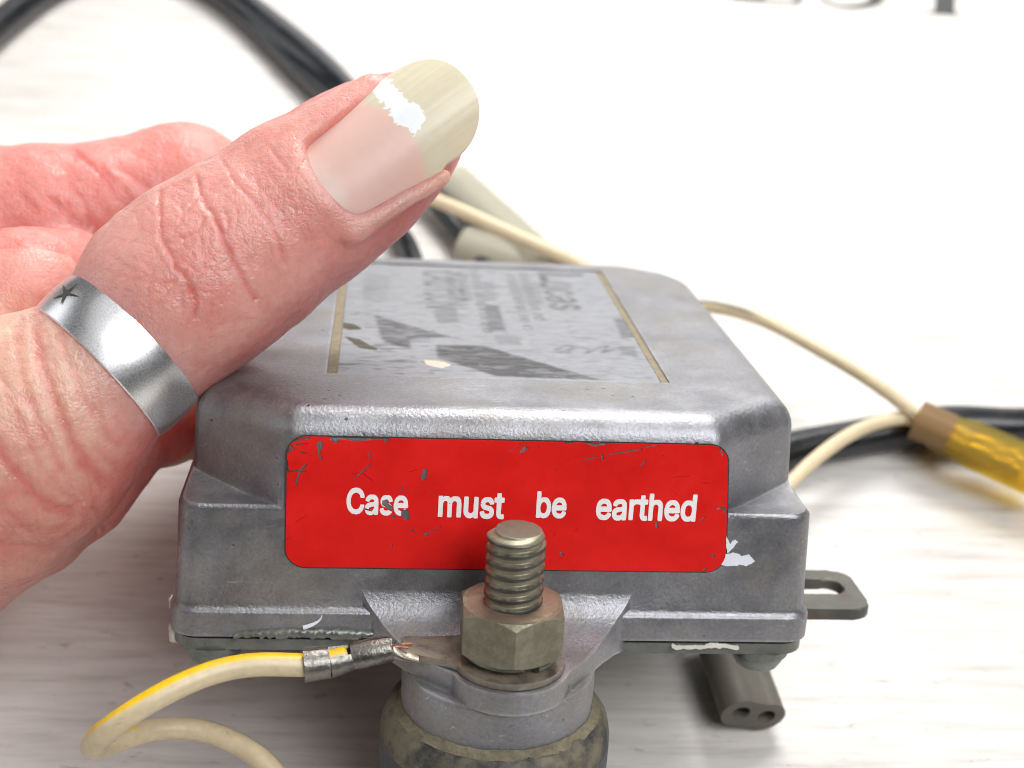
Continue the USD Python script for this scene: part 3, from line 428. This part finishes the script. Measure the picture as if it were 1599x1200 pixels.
def striped(path, r, stripe_dir, half, c_main, c_str, k=28, lo=0, hi=1):
    m = tube(path, r, k); v = np.array(m.vertices)[:len(path) * k].reshape(len(path), k, 3); nrm = v - np.asarray(path)[:, None]; nrm /= np.linalg.norm(nrm, axis=-1)[..., None]
    d = np.broadcast_to(stripe_dir, (len(path), 3)); ang = np.arccos(np.clip((nrm * (d / np.linalg.norm(d, axis=1)[:, None])[:, None]).sum(-1), -1, 1)); w = smoothstep(half + 0.12, half - 0.12, ang)[..., None]
    s = np.linspace(0, 1, len(path))[:, None, None]; w = w * ((s >= lo) & (s <= hi)); spot = meshkit.fbm(v * 1.3, 4, 2)[..., None]; dirt = smoothstep(0.70, 0.80, spot) * 0.5 + 0.1 * smoothstep(0.4, 0.7, meshkit.fbm(v * .25, 3, 8)[..., None])
    c = np.array(c_main) * (1 - w) + np.array(c_str) * w; c = c * (1 - dirt) + np.array((0.33, 0.22, 0.13)) * dirt
    c = np.vstack([c.reshape(-1, 3), c_main, c_main]); return m, c
CREAM = (0.70, 0.575, 0.37)
wp = spline(wire, 150); upc = -M[1] * 0.95 + -M[2] * 0.15 + M[0] * -0.3
m, cc = striped(wp, 1.27, upc, 0.85, CREAM, (0.88, 0.56, 0.008), hi=0.6)
part("wire_insulation", m, "wire_stripe", lead, frame=B2W, col=cc)

# ------------------------------------------------------------------ cables, wires and connectors on the table
def table_path(pts, n): return spline([on_table(*p) for p in pts], n)
p = table_path([(-90, 150, 4), (-25, 62, 4), (30, 14, 4), (120, -40, 4), (230, -55, 4), (320, -28, 4), (392, 18, 4), (452, 70, 4), (520, 135, 4.5), (585, 205, 4.5), (640, 270, 4), (690, 330, 4), (716, 362, 3.5), (745, 400, 3.5), (790, 470, 3.5)], 160)
s = np.linspace(0, 1, 160); wide = 3.2 + 1.9 * np.exp(-((s - 0.56) / 0.11) ** 2); 
blk = thing("black_cable", "thick black sheathed cable looping over the table behind the thumb", "cable", p[0] * (1, 1, 0))
def fold(t, a): return 1 - 0.2 * np.exp(-((t - 0.56) / 0.10) ** 2) * np.exp(-((a - 0.5 - 0.9 * np.sin(5 * t)) / 0.30) ** 2) + 0.05 * np.sin(26 * t + 2 * a) * np.exp(-((t - 0.55) / 0.15) ** 2)
tp = 1 - 0.5 * smoothstep(0.74, 0.84, s); part("cable_sheath", tube(p, 3.5 * tp, 36, r2=wide * tp, wob=fold), "black_pvc", blk, smooth=True)
p = table_path([(585, 330, 3), (622, 362, 3), (640, 392, 3), (655, 440, 3)], 30); blk3 = thing("black_wire", "short dark wire seen between the thumb and the rear edge of the box", "wire", p[0] * (1, 1, 0)); part("wire_insulation", tube(p, 1.9, 16), "black_pvc", blk3, smooth=True)
p = table_path([(1090, 760, 3.6), (1180, 722, 3.6), (1262, 698, 3.6), (1340, 684, 3.6), (1420, 670, 3.6), (1500, 663, 3.6), (1570, 665, 3.6), (1660, 664, 3.6), (1800, 690, 3.6)], 90)
blk2 = thing("black_cable", "thick black cable lying right of the box under the amber connector", "cable", p[0] * (1, 1, 0))
part("cable_sheath", tube(p, 3.2 + 0.12 * np.sin(np.linspace(0, 14, 90)), 30), "black_pvc", blk2, smooth=True)
# cream wire with a black tracer, from behind the box into the amber connector
def wire_thing(label, pts, r, tracer=None, n=80, half=0.4):
    p = table_path(pts, n); t = thing("cream_wire", label, "wire", p[0] * (1, 1, 0))
    if tracer is not None: m, c = striped(p, r, tracer(n), half, CREAM, (0.05, 0.05, 0.03)); part("wire_insulation", m, "wire_stripe", t, col=c)
    else: part("wire_insulation", tube(p, r, 22), "cream_pvc", t, smooth=True)
    return t
def twist(n):
    a = np.linspace(1.35, -1.7, n)[:, None]; return (RW @ M[1]) * -np.sin(a) + (RW @ -M[2]) * np.cos(a) * .75
wire_thing("cream wire with black tracer arching from the rear of the box to the amber connector", [(1010, 490, 8), (1060, 478, 9), (1115, 480, 10), (1180, 496, 11), (1250, 530, 12), (1320, 570, 12), (1385, 612, 11), (1428, 645, 9.5), (1465, 666, 8.5)], 1.12, twist)
wire_thing("plain cream wire from the amber connector down behind the right side of the box", [(1470, 682, 7.5), (1430, 656, 7.6), (1395, 655, 8), (1350, 668, 8), (1300, 697, 8), (1262, 728, 8), (1232, 758, 8), (1195, 800, 7), (1150, 860, 5)], 1.15)
con = thing("amber_connector", "translucent amber sleeve connector lying on the black cable at right", "connector", on_table(1500, 690, 0))
A, Bp = on_table(1432, 655, 8.0), on_table(1640, 748, 7.0); ax = (Bp - A) / np.linalg.norm(Bp - A); ln = np.linalg.norm(Bp - A); side = np.cross([0, 0, 1.0], ax); side /= np.linalg.norm(side)
def ftube(a, b, ru, rs, n=24, k=32, bul=0.0): t = np.linspace(0, 1, n); pp = a + (b - a) * t[:, None]; g = 1 + bul * smoothstep(.28, .42, t); return tube(pp, ru * g, k, cap=False, r2=rs * g)
outer = ftube(A, Bp, 2.9, 3.7, bul=0.22); inner = ftube(A, Bp, 2.35, 3.15, bul=0.22)
vo, fo = arr(outer); vi, fi = arr(inner); k = 32; n0 = len(vo); rim_ = [[j, (j + 1) % k, n0 + j] for j in range(k)] + [[(j + 1) % k, n0 + (j + 1) % k, n0 + j] for j in range(k)]; e = (24 - 1) * k; rim_ += [[e + j, n0 + e + j, e + (j + 1) % k] for j in range(k)] + [[e + (j + 1) % k, n0 + e + j, n0 + e + (j + 1) % k] for j in range(k)]
sl = trimesh.Trimesh(np.vstack([vo, vi]), np.vstack([fo, fi[:, ::-1] + n0, rim_]), process=False); part("sleeve", sl, "amber_sleeve", con, smooth=True)
t_ = ftube(A - ax * .05, A + (Bp - A) * .26, 3.0, 3.8); part("sleeve_end", t_, "brown_sleeve", con, smooth=True)
for sg in (-1, 1): part("metal_bullet", tube(L(A + ax * ln * .22 + side * sg * 1.25, A + ax * ln * .8 + side * sg * 1.3, 14), np.r_[0.9, 1.2, 1.3, 1.3, 1.0, 1.3, 1.5, 1.6, 1.6, 1.6, 1.3, 1.6, 1.6, 1.2], 18), "brass", con, smooth=50)
# behind the box: cream wires and clear sleeves
wire_thing("cream wire behind the box running from the thumb across the clear sleeve", [(610, 285, 12), (672, 309, 12), (735, 336, 12), (800, 366, 11), (860, 392, 10), (920, 420, 8), (990, 460, 6)], 1.3)
wire_thing("cream wire entering the clear sleeve just right of the thumb", [(640, 190, 5), (664, 222, 5), (684, 247, 5), (703, 275, 5), (730, 305, 5)], 1.35)
def clear(label, a, b, ru, rs):
    t = thing("clear_sleeve", label, "connector sleeve", a * (1, 1, 0)); ou, inn = ftube(a, b, ru, rs), ftube(a, b, ru - .5, rs - .5); vo, fo = arr(ou); vi, fi = arr(inn); n0 = len(vo)
    part("sleeve", trimesh.Trimesh(np.vstack([vo, vi]), np.vstack([fo, fi[:, ::-1] + n0, rim_]), process=False), "clear_sleeve", t, smooth=True)
    part("metal_bullet", tube(L(a + (b - a) * .04, a + (b - a) * .8, 8), ru * .8, 18, r2=rs * .8), "pale_filler", t, smooth=50)
clear("frosted clear sleeve lying behind the box, its end near the nail", on_table(706, 283, 5), on_table(868, 432, 5), 3.3, 4.3)
clear("second frosted sleeve half hidden by the rear edge of the box", on_table(722, 380, 4), on_table(900, 440, 4), 3.0, 4.0)
# grey twin sleeve under the box
A, Bp = on_table(1128, 980, 4.0), on_table(1177, 1118, 4.4); tw = thing("grey_twin_sleeve", "grey rubber twin bullet sleeve with two open holes under the box corner", "connector", Bp * (1, 1, 0)); ax = (Bp - A) / np.linalg.norm(Bp - A); sd = np.cross([0, 0, 1.0], ax); sd /= np.linalg.norm(sd)
prof2 = shapely.union_all([Point(-2.05, 0).buffer(2.75), Point(2.05, 0).buffer(2.75), shapely.box(-2.05, -2.6, 2.05, 2.6)]).buffer(-.3).buffer(.3); holes = [Point(-2.05, .1).buffer(1.3, quad_segs=8), Point(2.05, .1).buffer(1.3, quad_segs=8)]
tilt_ = 0.34; upn = np.cross(ax, sd); upn *= np.sign(upn[2]); sd2 = sd * math.cos(tilt_) + upn * math.sin(tilt_) * -np.sign((sd @ (RW @ M[0]))); up2 = np.cross(ax, sd2); up2 *= np.sign(up2[2])
frm = lambda v: A + v[:, :1] * sd2 + v[:, 1:2] * up2 + v[:, 2:3] * ax
bodyp = prof2
for h in holes: bodyp = bodyp.difference(h)
ln = np.linalg.norm(Bp - A); mt = extrude(bodyp, ln); mt2 = extrude(prof2, ln - 7); g = trimesh.Trimesh(frm(np.array(mt.vertices)), mt.faces); g.fix_normals(); part("sleeve", g, "grey_rubber", tw, smooth=40)
for h in holes:
    q = extrude(h.buffer(.06), ln - 3); g = trimesh.Trimesh(frm(np.array(q.vertices)), q.faces); g.fix_normals(); part("bullet_hole", g, "black_hole", tw, smooth=40)

# ------------------------------------------------------------------ the hand (frame: right, down, forward from the eye; millimetres)
H = 0.5
chains = dict(
    thumb=[(628, 213, 165.5, 7.3), (600, 232, 165.0, 8.3), (548, 268, 164.5, 9.35), (477, 318, 163.4, 10.05), (386, 380, 162.0, 10.35), (318, 428, 161.0, 10.9), (268, 466, 160.2, 10.75), (215, 527, 158.8, 9.3), (150, 585, 157.0, 9.1), (128, 604, 157.0, 9.3), (92, 634, 157.2, 11.2), (36, 676, 158.2, 13.4), (-40, 722, 161.0, 15.2), (-190, 800, 166.0, 18.0), (-480, 860, 176, 20)],
    index=[(-480, 560, 186, 17), (-190, 400, 190, 12.5), (-60, 352, 192, 10.9), (70, 336, 193, 9.5), (160, 326, 195, 9.0), (285, 302, 199, 9.7), (370, 330, 204, 8.6), (345, 440, 208, 8.0), (318, 560, 205, 7.6), (300, 640, 198, 7.2)],
    middle=[(-300, 640, 182, 14), (-60, 610, 184, 9), (100, 620, 184, 8.2), (205, 640, 183, 7.6), (252, 645, 182, 7.0)],
    web=[(-300, 560, 182, 18), (-60, 500, 178, 12), (40, 462, 178, 8.5), (105, 440, 183, 7.0)],
    palm=[(-420, 820, 182, 19), (-200, 800, 180, 14), (-60, 845, 172, 8.6), (40, 800, 172, 8.0), (112, 752, 173, 7.6), (158, 700, 176, 7.4)])
def smin(a, b, k): h = np.clip(0.5 + 0.5 * (b - a) / k, 0, 1); return b * (1 - h) + a * h - k * h * (1 - h)
def chain_sdf(P, ch, k=3.0):
    Q = [np.r_[cam_pt(u, v, z), r] for u, v, z, r in ch]; d = None
    for a, b in zip(Q[:-1], Q[1:]):
        ab = b[:3] - a[:3]; t = np.clip(((P - a[:3].astype(np.float32)) @ ab.astype(np.float32)) / np.float32(ab @ ab), 0, 1)
        e = np.linalg.norm(P - a[:3].astype(np.float32) - t[..., None] * ab.astype(np.float32), axis=-1) - (a[3] + (b[3] - a[3]) * t).astype(np.float32)
        d = e if d is None else np.minimum(d, e) if k == 0 else smin(d, e, k * 0.35)
    return d
# nail frame
N0, N1 = cam_pt(494, 290, 154.3), cam_pt(728, 118, 157.0); na = N1 - N0; NL = np.linalg.norm(na); na /= NL
nn = np.array([-0.6 * 0.10, -0.8 * 0.10, -1.0]); nn -= na * (nn @ na); nn /= np.linalg.norm(nn); nb = np.cross(nn, na); nb *= np.sign(nb[1])       # nb points to the lower right
NR = 8.7; NTOP = 9.15                                # plate curvature, height of its crown over the thumb's axis
T_OFF = 0.35
def nail_abr(P):
    d = P - N0; a = d @ na; b = d @ nb; c = d @ nn; return a, b, c
def nail_half(a): return np.interp(a, [-1, 0, 6, 13, 20], [5.1, 5.35, 5.7, 6.1, 6.25])
def hand_sdf(P):
    d = smin(smin(chain_sdf(P, chains["thumb"]), chain_sdf(P, chains["palm"]), 2.2), smin(chain_sdf(P, chains["index"]), chain_sdf(P, chains["middle"]), 1.5), 2.2); d = smin(d, chain_sdf(P, chains["web"]), 2.0)
    a, b, c = nail_abr(P); hw = nail_half(a)
    pl = -NR + np.sqrt(np.maximum(NR ** 2 - np.minimum(np.abs(b), 8.0) ** 2, 0.1)); plate = c - pl
    bed = np.maximum.reduce([np.abs(b) - (hw - 0.75), -(a - 0.7 - 0.06 * b * b), a - 18.5, -0.75 - plate, plate - 3.0]); d = -smin(-d, bed, 1.5)
    ce = -NR + np.sqrt(NR ** 2 - hw ** 2)
    for sg in (-1, 1):
        da = np.maximum(np.maximum(0.3 - a, a - 12.4), 0); rr = np.sqrt((b - sg * (hw + 0.85)) ** 2 + (c - ce + 0.66 + 0.06 * np.maximum(a - 7, 0)) ** 2 + da ** 2) - 0.9; d = smin(d, rr, 2.4)
    db = np.maximum(np.abs(b) - 5.0, 0); rr = np.sqrt((a - 0.055 * b * b + 1.1) ** 2 + (plate + 0.85) ** 2 + db ** 2) - 0.95
    return smin(d, rr, 1.4)
def surface_nets(fn, lo, hi, h):
    n = np.ceil((hi - lo) / h).astype(int); ax = [lo[k] + h * np.arange(n[k]) for k in range(3)]
    B = 8; nb_ = -(-n // B); cc = np.stack(np.meshgrid(*[lo[k] + h * (np.arange(nb_[k]) * B + (B - 1) / 2) for k in range(3)], indexing="ij"), -1).astype(np.float32)
    dc = fn(cc); big = np.repeat(np.repeat(np.repeat(dc, B, 0), B, 1), B, 2)[:n[0], :n[1], :n[2]].copy(); D = big.astype(np.float32)
    near = np.argwhere(np.abs(dc) < h * B * 0.87 + 1.6); off = np.stack(np.meshgrid(*[np.arange(B)] * 3, indexing="ij"), -1).reshape(-1, 3); ids = (near[:, None] * B + off[None]).reshape(-1, 3); ids = ids[(ids < n).all(1)]
    for q in np.array_split(ids, max(1, len(ids) // 400000)): D[tuple(q.T)] = fn((lo + h * q).astype(np.float32))
    D[0] = np.maximum(D[0], 0.3); S = D < 0; c = np.zeros(n - 1, int)
    for o in np.ndindex(2, 2, 2): c += S[tuple(slice(k, m - 1 + k) for k, m in zip(o, n))]
    cells = np.argwhere((c > 0) & (c < 8)); idx = np.full(n - 1, -1); idx[tuple(cells.T)] = np.arange(len(cells)); acc = np.zeros((len(cells), 3)); cnt = np.zeros(len(cells))
    for axis in range(3):
        for o in np.ndindex(2, 2):
            p = np.insert(np.array(o), axis, 0); q = p.copy(); q[axis] = 1; a = D[tuple((cells + p).T)]; b = D[tuple((cells + q).T)]; x = (a < 0) != (b < 0); t = np.where(x, a / np.where(x, a - b, 1), 0)
            pos = cells + p + 0.0; pos[:, axis] += t; acc[x] += pos[x]; cnt += x
    V = lo + h * acc / cnt[:, None]; Fq = []
    for axis in range(3):
        s0 = [slice(0, None)] * 3; s1 = [slice(0, None)] * 3; s0[axis] = slice(0, -1); s1[axis] = slice(1, None); e = np.argwhere(S[tuple(s0)] != S[tuple(s1)]); u, w = (axis + 1) % 3, (axis + 2) % 3
        e = e[(e[:, u] > 0) & (e[:, w] > 0) & (e[:, u] < n[u] - 1) & (e[:, w] < n[w] - 1)]; g = lambda du, dw: idx[tuple((e - np.eye(3, dtype=int)[u] * du - np.eye(3, dtype=int)[w] * dw).T)]
        q = np.c_[g(1, 1), g(0, 1), g(0, 0), g(1, 0)]; flip = ~S[tuple(e.T)]; q[flip] = q[flip][:, ::-1]; Fq.append(q)
    q = np.vstack(Fq); q = q[(q >= 0).all(1)]; return trimesh.Trimesh(V, np.vstack([q[:, [0, 1, 2]], q[:, [0, 2, 3]]]), process=False)
hm = surface_nets(hand_sdf, np.array([-112.0, -42, 136]), np.array([6.0, 52, 226]), H)
hm = relax(hm, 8)
hv, hf = trimesh.remesh.subdivide(np.array(hm.vertices), np.array(hm.faces)); hm = relax(trimesh.Trimesh(hv, hf, process=False), 5)
V = np.array(hm.vertices); Nn = np.array(hm.vertex_normals); px = to_px(V)
facing = (Nn * -V).sum(1) / np.linalg.norm(V, axis=1); thumbish = smin(chain_sdf(V.astype(np.float32), chains["thumb"][:13]), np.float32(50) + 0 * V[:, 0], .1) < chain_sdf(V.astype(np.float32), chains["index"]) - 0.5
idx_m = ~thumbish & (V[:, 2] < 205) & (px[:, 1] < 520)
disp = np.zeros(len(V)); crease = np.zeros(len(V))
JIT = (meshkit.noise(np.c_[px / 14, 0 * px[:, 0]], 3) - .5) * 5; PXJ = px + np.c_[JIT, -JIT]; LIM = smoothstep(0.15, 0.45, facing)
def wrinkle(line, depth, w, mask, bulge=0.35):
    L_ = spline(np.asarray(line, float), 16) if len(line) > 2 else np.asarray(line, float); r = 6 * w
    k = np.nonzero(mask & (PXJ > L_.min(0) - r).all(1) & (PXJ < L_.max(0) + r).all(1) & (LIM > 0))[0]
    d = seg_dist(PXJ[k], L_); lim = LIM[k]; g = np.exp(-(d / w) ** 2)
    disp[k] += lim * depth * (-g + bulge * np.exp(-((d - 2.2 * w) / (1.3 * w)) ** 2)); crease[k] = np.maximum(crease[k], lim * g * min(1, depth / 0.25))
for ln_, dp, w in (
    ([(252, 296), (248, 323), (259, 384), (278, 420), (295, 444), (306, 492)], 0.34, 5), ([(306, 278), (320, 312), (339, 351), (355, 389), (372, 422), (399, 468)], 0.36, 5), ([(346, 250), (377, 293), (408, 332), (427, 362), (447, 412)], 0.22, 4), ([(278, 373), (306, 362), (320, 343)], 0.28, 3.5), ([(311, 362), (317, 395), (320, 422)], 0.2, 3), ([(284, 312), (284, 340), (273, 359)], 0.16, 3), ([(292, 332), (306, 312)], 0.14, 2.6), ([(171, 398), (234, 433), (256, 439)], 0.16, 3), ([(168, 425), (229, 439), (270, 444)], 0.16, 3), ([(273, 442), (243, 480)], 0.14, 2.6), ([(237, 433), (232, 472), (236, 498)], 0.14, 2.6), ([(344, 477), (364, 444)], 0.12, 2.5), ([(295, 450), (335, 458)], 0.12, 2.5), ([(344, 334), (386, 332)], 0.15, 2.6), ([(335, 300), (362, 318), (372, 345)], 0.12, 2.6), ([(382, 268), (420, 310), (452, 356)], 0.14, 3), ([(404, 252), (436, 292), (470, 340), (490, 372)], 0.12, 3), ([(362, 264), (392, 300)], 0.1, 2.5), ([(425, 232), (450, 270), (468, 300)], 0.09, 3), ([(181, 372), (236, 384)], 0.08, 2.5), ([(270, 402), (300, 418), (296, 436)], 0.13, 2.6), ([(284, 455), (284, 492)], 0.1, 2.4), ([(350, 470), (395, 480)], 0.1, 2.6), ([(330, 515), (380, 498), (420, 500)], 0.09, 3), ([(285, 385), (305, 402)], .12, 2.4), ([(430, 320), (462, 372)], .1, 2.6), ([(400, 345), (425, 395)], .1, 2.6)): wrinkle(ln_, dp * .62, w * .8, thumbish, .16)
wr = np.random.default_rng(5)
for k in range(110):
    u, v = (wr.normal(290, 62), wr.normal(385, 62)) if k < 80 else (wr.normal(430, 28), wr.normal(300, 42)); an = wr.normal(math.radians(62), .35 if k % 3 else 1.2); ln_ = wr.uniform(9, 26)
    wrinkle([(u - math.cos(an) * ln_, v - math.sin(an) * ln_), (u + wr.normal(0, 3), v + wr.normal(0, 3)), (u + math.cos(an) * ln_, v + math.sin(an) * ln_)], wr.uniform(.03, .08), wr.uniform(1.8, 2.5), thumbish, .12)
for k in range(60):
    u, v = wr.uniform(0, 170), wr.uniform(470, 850); an = wr.normal(math.radians(65), .3); ln_ = wr.uniform(15, 45)
    wrinkle([(u - math.cos(an) * ln_, v - math.sin(an) * ln_), (u + wr.normal(0, 4), v + wr.normal(0, 4)), (u + math.cos(an) * ln_, v + math.sin(an) * ln_)], wr.uniform(.03, .08), wr.uniform(2.2, 4), thumbish, .2)
for ln_, dp, w in (([(66, 470), (58, 520), (72, 590), (96, 652), (128, 716), (160, 752)], 0.62, 10), ([(38, 470), (30, 540), (42, 610), (70, 680), (95, 730)], 0.35, 8), ([(-10, 690), (35, 752), (78, 790), (110, 800)], 0.5, 9), ([(96, 520), (118, 590), (150, 650), (182, 690)], 0.3, 7), ([(0, 580), (22, 640), (60, 720)], 0.25, 7), ([(10, 800), (60, 830), (110, 822)], 0.22, 6), ([(60, 560), (80, 566), (100, 600)], .15, 5), ([(150, 700), (190, 735)], .2, 6), ([(20, 620), (50, 640), (52, 690)], .15, 5), ([(0, 850), (70, 852), (130, 822)], .25, 6)): wrinkle(ln_, dp * .4, w * 1.1, thumbish | (px[:, 1] > 430), .25)
for ln_, dp, w in (([(118, 244), (150, 268), (180, 300), (205, 330)], 0.5, 7), ([(48, 372), (90, 396), (128, 430)], 0.5, 9), ([(186, 262), (214, 282), (240, 306)], 0.35, 6), ([(160, 262), (186, 292), (215, 322)], 0.25, 5), ([(80, 310), (120, 350), (140, 385)], 0.3, 6), ([(110, 290), (132, 320), (140, 350)], 0.2, 5), ([(20, 290), (60, 330)], .15, 6), ([(210, 240), (240, 262)], .15, 5), ([(140, 340), (165, 380)], .25, 6), ([(0, 410), (60, 440)], .3, 8)): wrinkle(ln_, dp * .4, w * 1.1, idx_m, .15)
lumps = (meshkit.fbm(V * 0.16, 3, 11) - .5) * 0.7 + (meshkit.fbm(V * 0.55, 3, 5) - .5) * 0.22
a_, b_, c_ = nail_abr(V); near_nail = (a_ > -1.2) & (a_ < 18) & (np.abs(b_) < 7.0) & (c_ > -6)
lumps = np.where(near_nail, lumps * .15, lumps)
ringd = np.abs(((V - cam_pt(183, 556, 158)) @ ((cam_pt(215, 527, 158.8) - cam_pt(150, 585, 157)) / np.linalg.norm(cam_pt(215, 527, 158.8) - cam_pt(150, 585, 157)))))
damp = np.where(thumbish, 0.25 + 0.75 * smoothstep(3.0, 7.5, ringd), 1.0); V = V + Nn * ((disp + lumps) * damp)[:, None]
# colour of the skin itself
mot = meshkit.fbm(V * 0.35, 4, 21); fine = meshkit.fbm(V * 1.6, 3, 22); q = np.clip((mot - 0.5) * 2.2, -1, 1)[:, None]
pink, pale, red = np.array([0.71, 0.345, 0.30]), np.array([0.76, 0.48, 0.375]), np.array([0.60, 0.16, 0.14])
w_pale = (smoothstep(210, 90, px[:, 0]) * smoothstep(430, 500, px[:, 1]) * thumbish)[:, None]; c = pink * (1 - w_pale) + pale * w_pale
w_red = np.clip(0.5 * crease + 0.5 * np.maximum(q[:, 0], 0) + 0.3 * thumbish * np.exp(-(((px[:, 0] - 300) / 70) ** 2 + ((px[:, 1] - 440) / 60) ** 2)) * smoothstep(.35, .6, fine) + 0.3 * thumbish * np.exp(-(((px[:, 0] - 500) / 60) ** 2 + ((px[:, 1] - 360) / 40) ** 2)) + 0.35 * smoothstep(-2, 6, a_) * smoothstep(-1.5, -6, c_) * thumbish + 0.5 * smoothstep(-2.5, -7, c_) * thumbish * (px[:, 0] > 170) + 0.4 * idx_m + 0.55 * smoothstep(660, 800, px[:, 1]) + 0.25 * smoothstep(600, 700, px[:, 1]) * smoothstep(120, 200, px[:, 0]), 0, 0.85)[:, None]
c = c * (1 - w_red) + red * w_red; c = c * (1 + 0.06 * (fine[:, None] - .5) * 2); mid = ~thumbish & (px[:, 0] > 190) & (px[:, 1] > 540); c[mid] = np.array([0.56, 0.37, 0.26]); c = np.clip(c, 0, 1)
base_h = C2W(cam_pt(0, 800, 165)); hand = thing("hand", "left hand with wrinkled thumb and long chipped nail pressing on the grey box", "hand", base_h * (1, 1, 0) + (0, 0, 0))
part("skin", trimesh.Trimesh(V, hf, process=False), "skin", hand, frame=C2W, col=c)
# nail: curved plate, pink over its bed, yellowish free edge, a ragged white strip of chipped polish
ns, nt = 220, 130; S_, T_ = np.meshgrid(np.linspace(0, 1, ns), np.linspace(-1, 1, nt), indexing="ij")
ab = 0.0; a0 = -1.3 + 0.0 * T_; tip = NL - 6.3 + 6.3 * (1 - np.abs(T_) ** 2.4) ** 0.5; aa = a0 + S_ * (tip - a0); hw = nail_half(aa) + 0.55 * smoothstep(13.5, 11.5, aa); bb = T_ * hw
dz = -NR + np.sqrt(NR ** 2 - bb ** 2) - 0.05 - 0.0035 * np.maximum(aa - 12, 0) ** 2 + 0.008 * np.sin(bb * 5.5 + 0.6 * meshkit.noise(np.stack([aa * .4, bb, bb * 0], -1))) * smoothstep(10, 15, aa)
top = N0 + aa[..., None] * na + bb[..., None] * nb + dz[..., None] * nn; thick = 0.5; bot = top - nn * thick; gf = grid_faces(ns, nt); m0 = ns * nt
bd = list(range(nt)) + [i * nt + nt - 1 for i in range(1, ns)] + [(ns - 1) * nt + j for j in range(nt - 2, -1, -1)] + [i * nt for i in range(ns - 2, 0, -1)]
ef = np.array([[p_, q_, q_ + m0] for p_, q_ in zip(bd, bd[1:] + bd[:1])] + [[p_, q_ + m0, p_ + m0] for p_, q_ in zip(bd, bd[1:] + bd[:1])])
NVt = np.vstack([top.reshape(-1, 3), bot.reshape(-1, 3)]); ppx = to_px(NVt); jag = (meshkit.fbm(np.c_[ppx / 5, 0 * ppx[:, 0]], 3, 8) - .5)[:, None] * 14; jp = ppx + np.c_[jag, -jag * .4]
white = shapely.contains_xy(Polygon([(583, 138), (590, 120), (602, 110), (612, 130), (632, 155), (652, 163), (664, 172), (662, 190), (648, 214), (640, 200), (622, 195), (606, 172), (590, 152)]), jp[:, 0], jp[:, 1])
A2, B2 = np.r_[aa.ravel(), aa.ravel()], np.r_[bb.ravel(), bb.ravel()]; stri = meshkit.fbm(np.c_[A2 * .12, B2 * 3.2, 0 * A2], 4, 31)[:, None]
edge_free = smoothstep(11.0, 12.8, A2 + 0.055 * B2 * B2 - 0.12 * B2)[:, None]
cn = np.array([0.80, 0.49, 0.42]) * (1 - 0.06 * smoothstep(2.2, 0.0, A2)[:, None]) ; lun = smoothstep(3.2, 1.2, A2 + 0.05 * B2 ** 2)[:, None] * 0.5; cn = cn * (1 - lun) + np.array([0.83, 0.66, 0.58]) * lun
cy = np.array([0.71, 0.635, 0.475]) * (0.96 + 0.14 * (stri - .4)); cn = cn * (1 - edge_free) + cy * edge_free; cn = np.where(white[:, None], (0.9, 0.9, 0.89), cn)
nm = trimesh.Trimesh(NVt, np.vstack([gf, gf[:, ::-1] + m0, ef]), process=False)
nfc = nm.faces if (np.array(nm.face_normals[:20]) @ nn).mean() > 0 else nm.faces[:, ::-1]
part("thumb_nail", trimesh.Trimesh(NVt, nfc, process=False), "nail", hand, frame=C2W, col=np.clip(cn, 0, 1), label="long thumb nail with a ragged white chip across it")

# the ring on the thumb
Ra, Rb2 = cam_pt(151, 584, 157.0), cam_pt(214, 528, 158.8); rx = (Rb2 - Ra); RL = np.linalg.norm(rx); rx /= RL; RR = 9.75
ringt = thing("thumb_ring", "wide silver ring with an engraved star on the thumb", "ring", C2W((Ra + Rb2) / 2))
prf = [(RR - 1.0, 0), (RR - 0.15, 0.0), (RR, 0.15), (RR + 0.2, RL * .25), (RR + 0.3, RL * .5), (RR + 0.2, RL * .75), (RR, RL - .15), (RR - 0.15, RL), (RR - 1.0, RL), (RR - 1.1, RL * .5), (RR - 1.0, 0)]
rx_u = np.cross(rx, [0, 0, 1.0]); rx_u /= np.linalg.norm(rx_u); rx_v = np.cross(rx, rx_u)
rfr = lambda v: C2W(Ra + v[:, :1] * rx_u + v[:, 1:2] * rx_v + v[:, 2:3] * rx)
rm = lathe(prf, 120); g = trimesh.Trimesh(rm.vertices, rm.faces); part("band", g, "silver", ringt, smooth=35, frame=rfr)
tc = cam_pt(113, 472, 152.0) - Ra; th = math.atan2(tc @ rx_v, tc @ rx_u); star = []
for k in range(10):
    r_ = (1.75 if k % 2 == 0 else 0.42) * (1.15 if k in (0, 4) else 0.9); star.append((r_ * math.cos(k * math.pi / 5 + .3), r_ * math.sin(k * math.pi / 5 + .3)))
sm = extrude(Polygon(star).segmentize(0.2), 0.05); tri = trimesh.Trimesh(*trimesh.remesh.subdivide_to_size(sm.vertices, sm.faces, 0.5)); sv = np.array(tri.vertices)
def on_ring(v): an = th + v[:, 0] / RR; r_ = RR + 0.315 + v[:, 2]; return rfr(np.c_[r_ * np.cos(an), r_ * np.sin(an), RL / 2 + v[:, 1]])
g = trimesh.Trimesh(sv, tri.faces); part("engraved_star", g, "dark_grime", ringt, smooth=False, frame=on_ring)
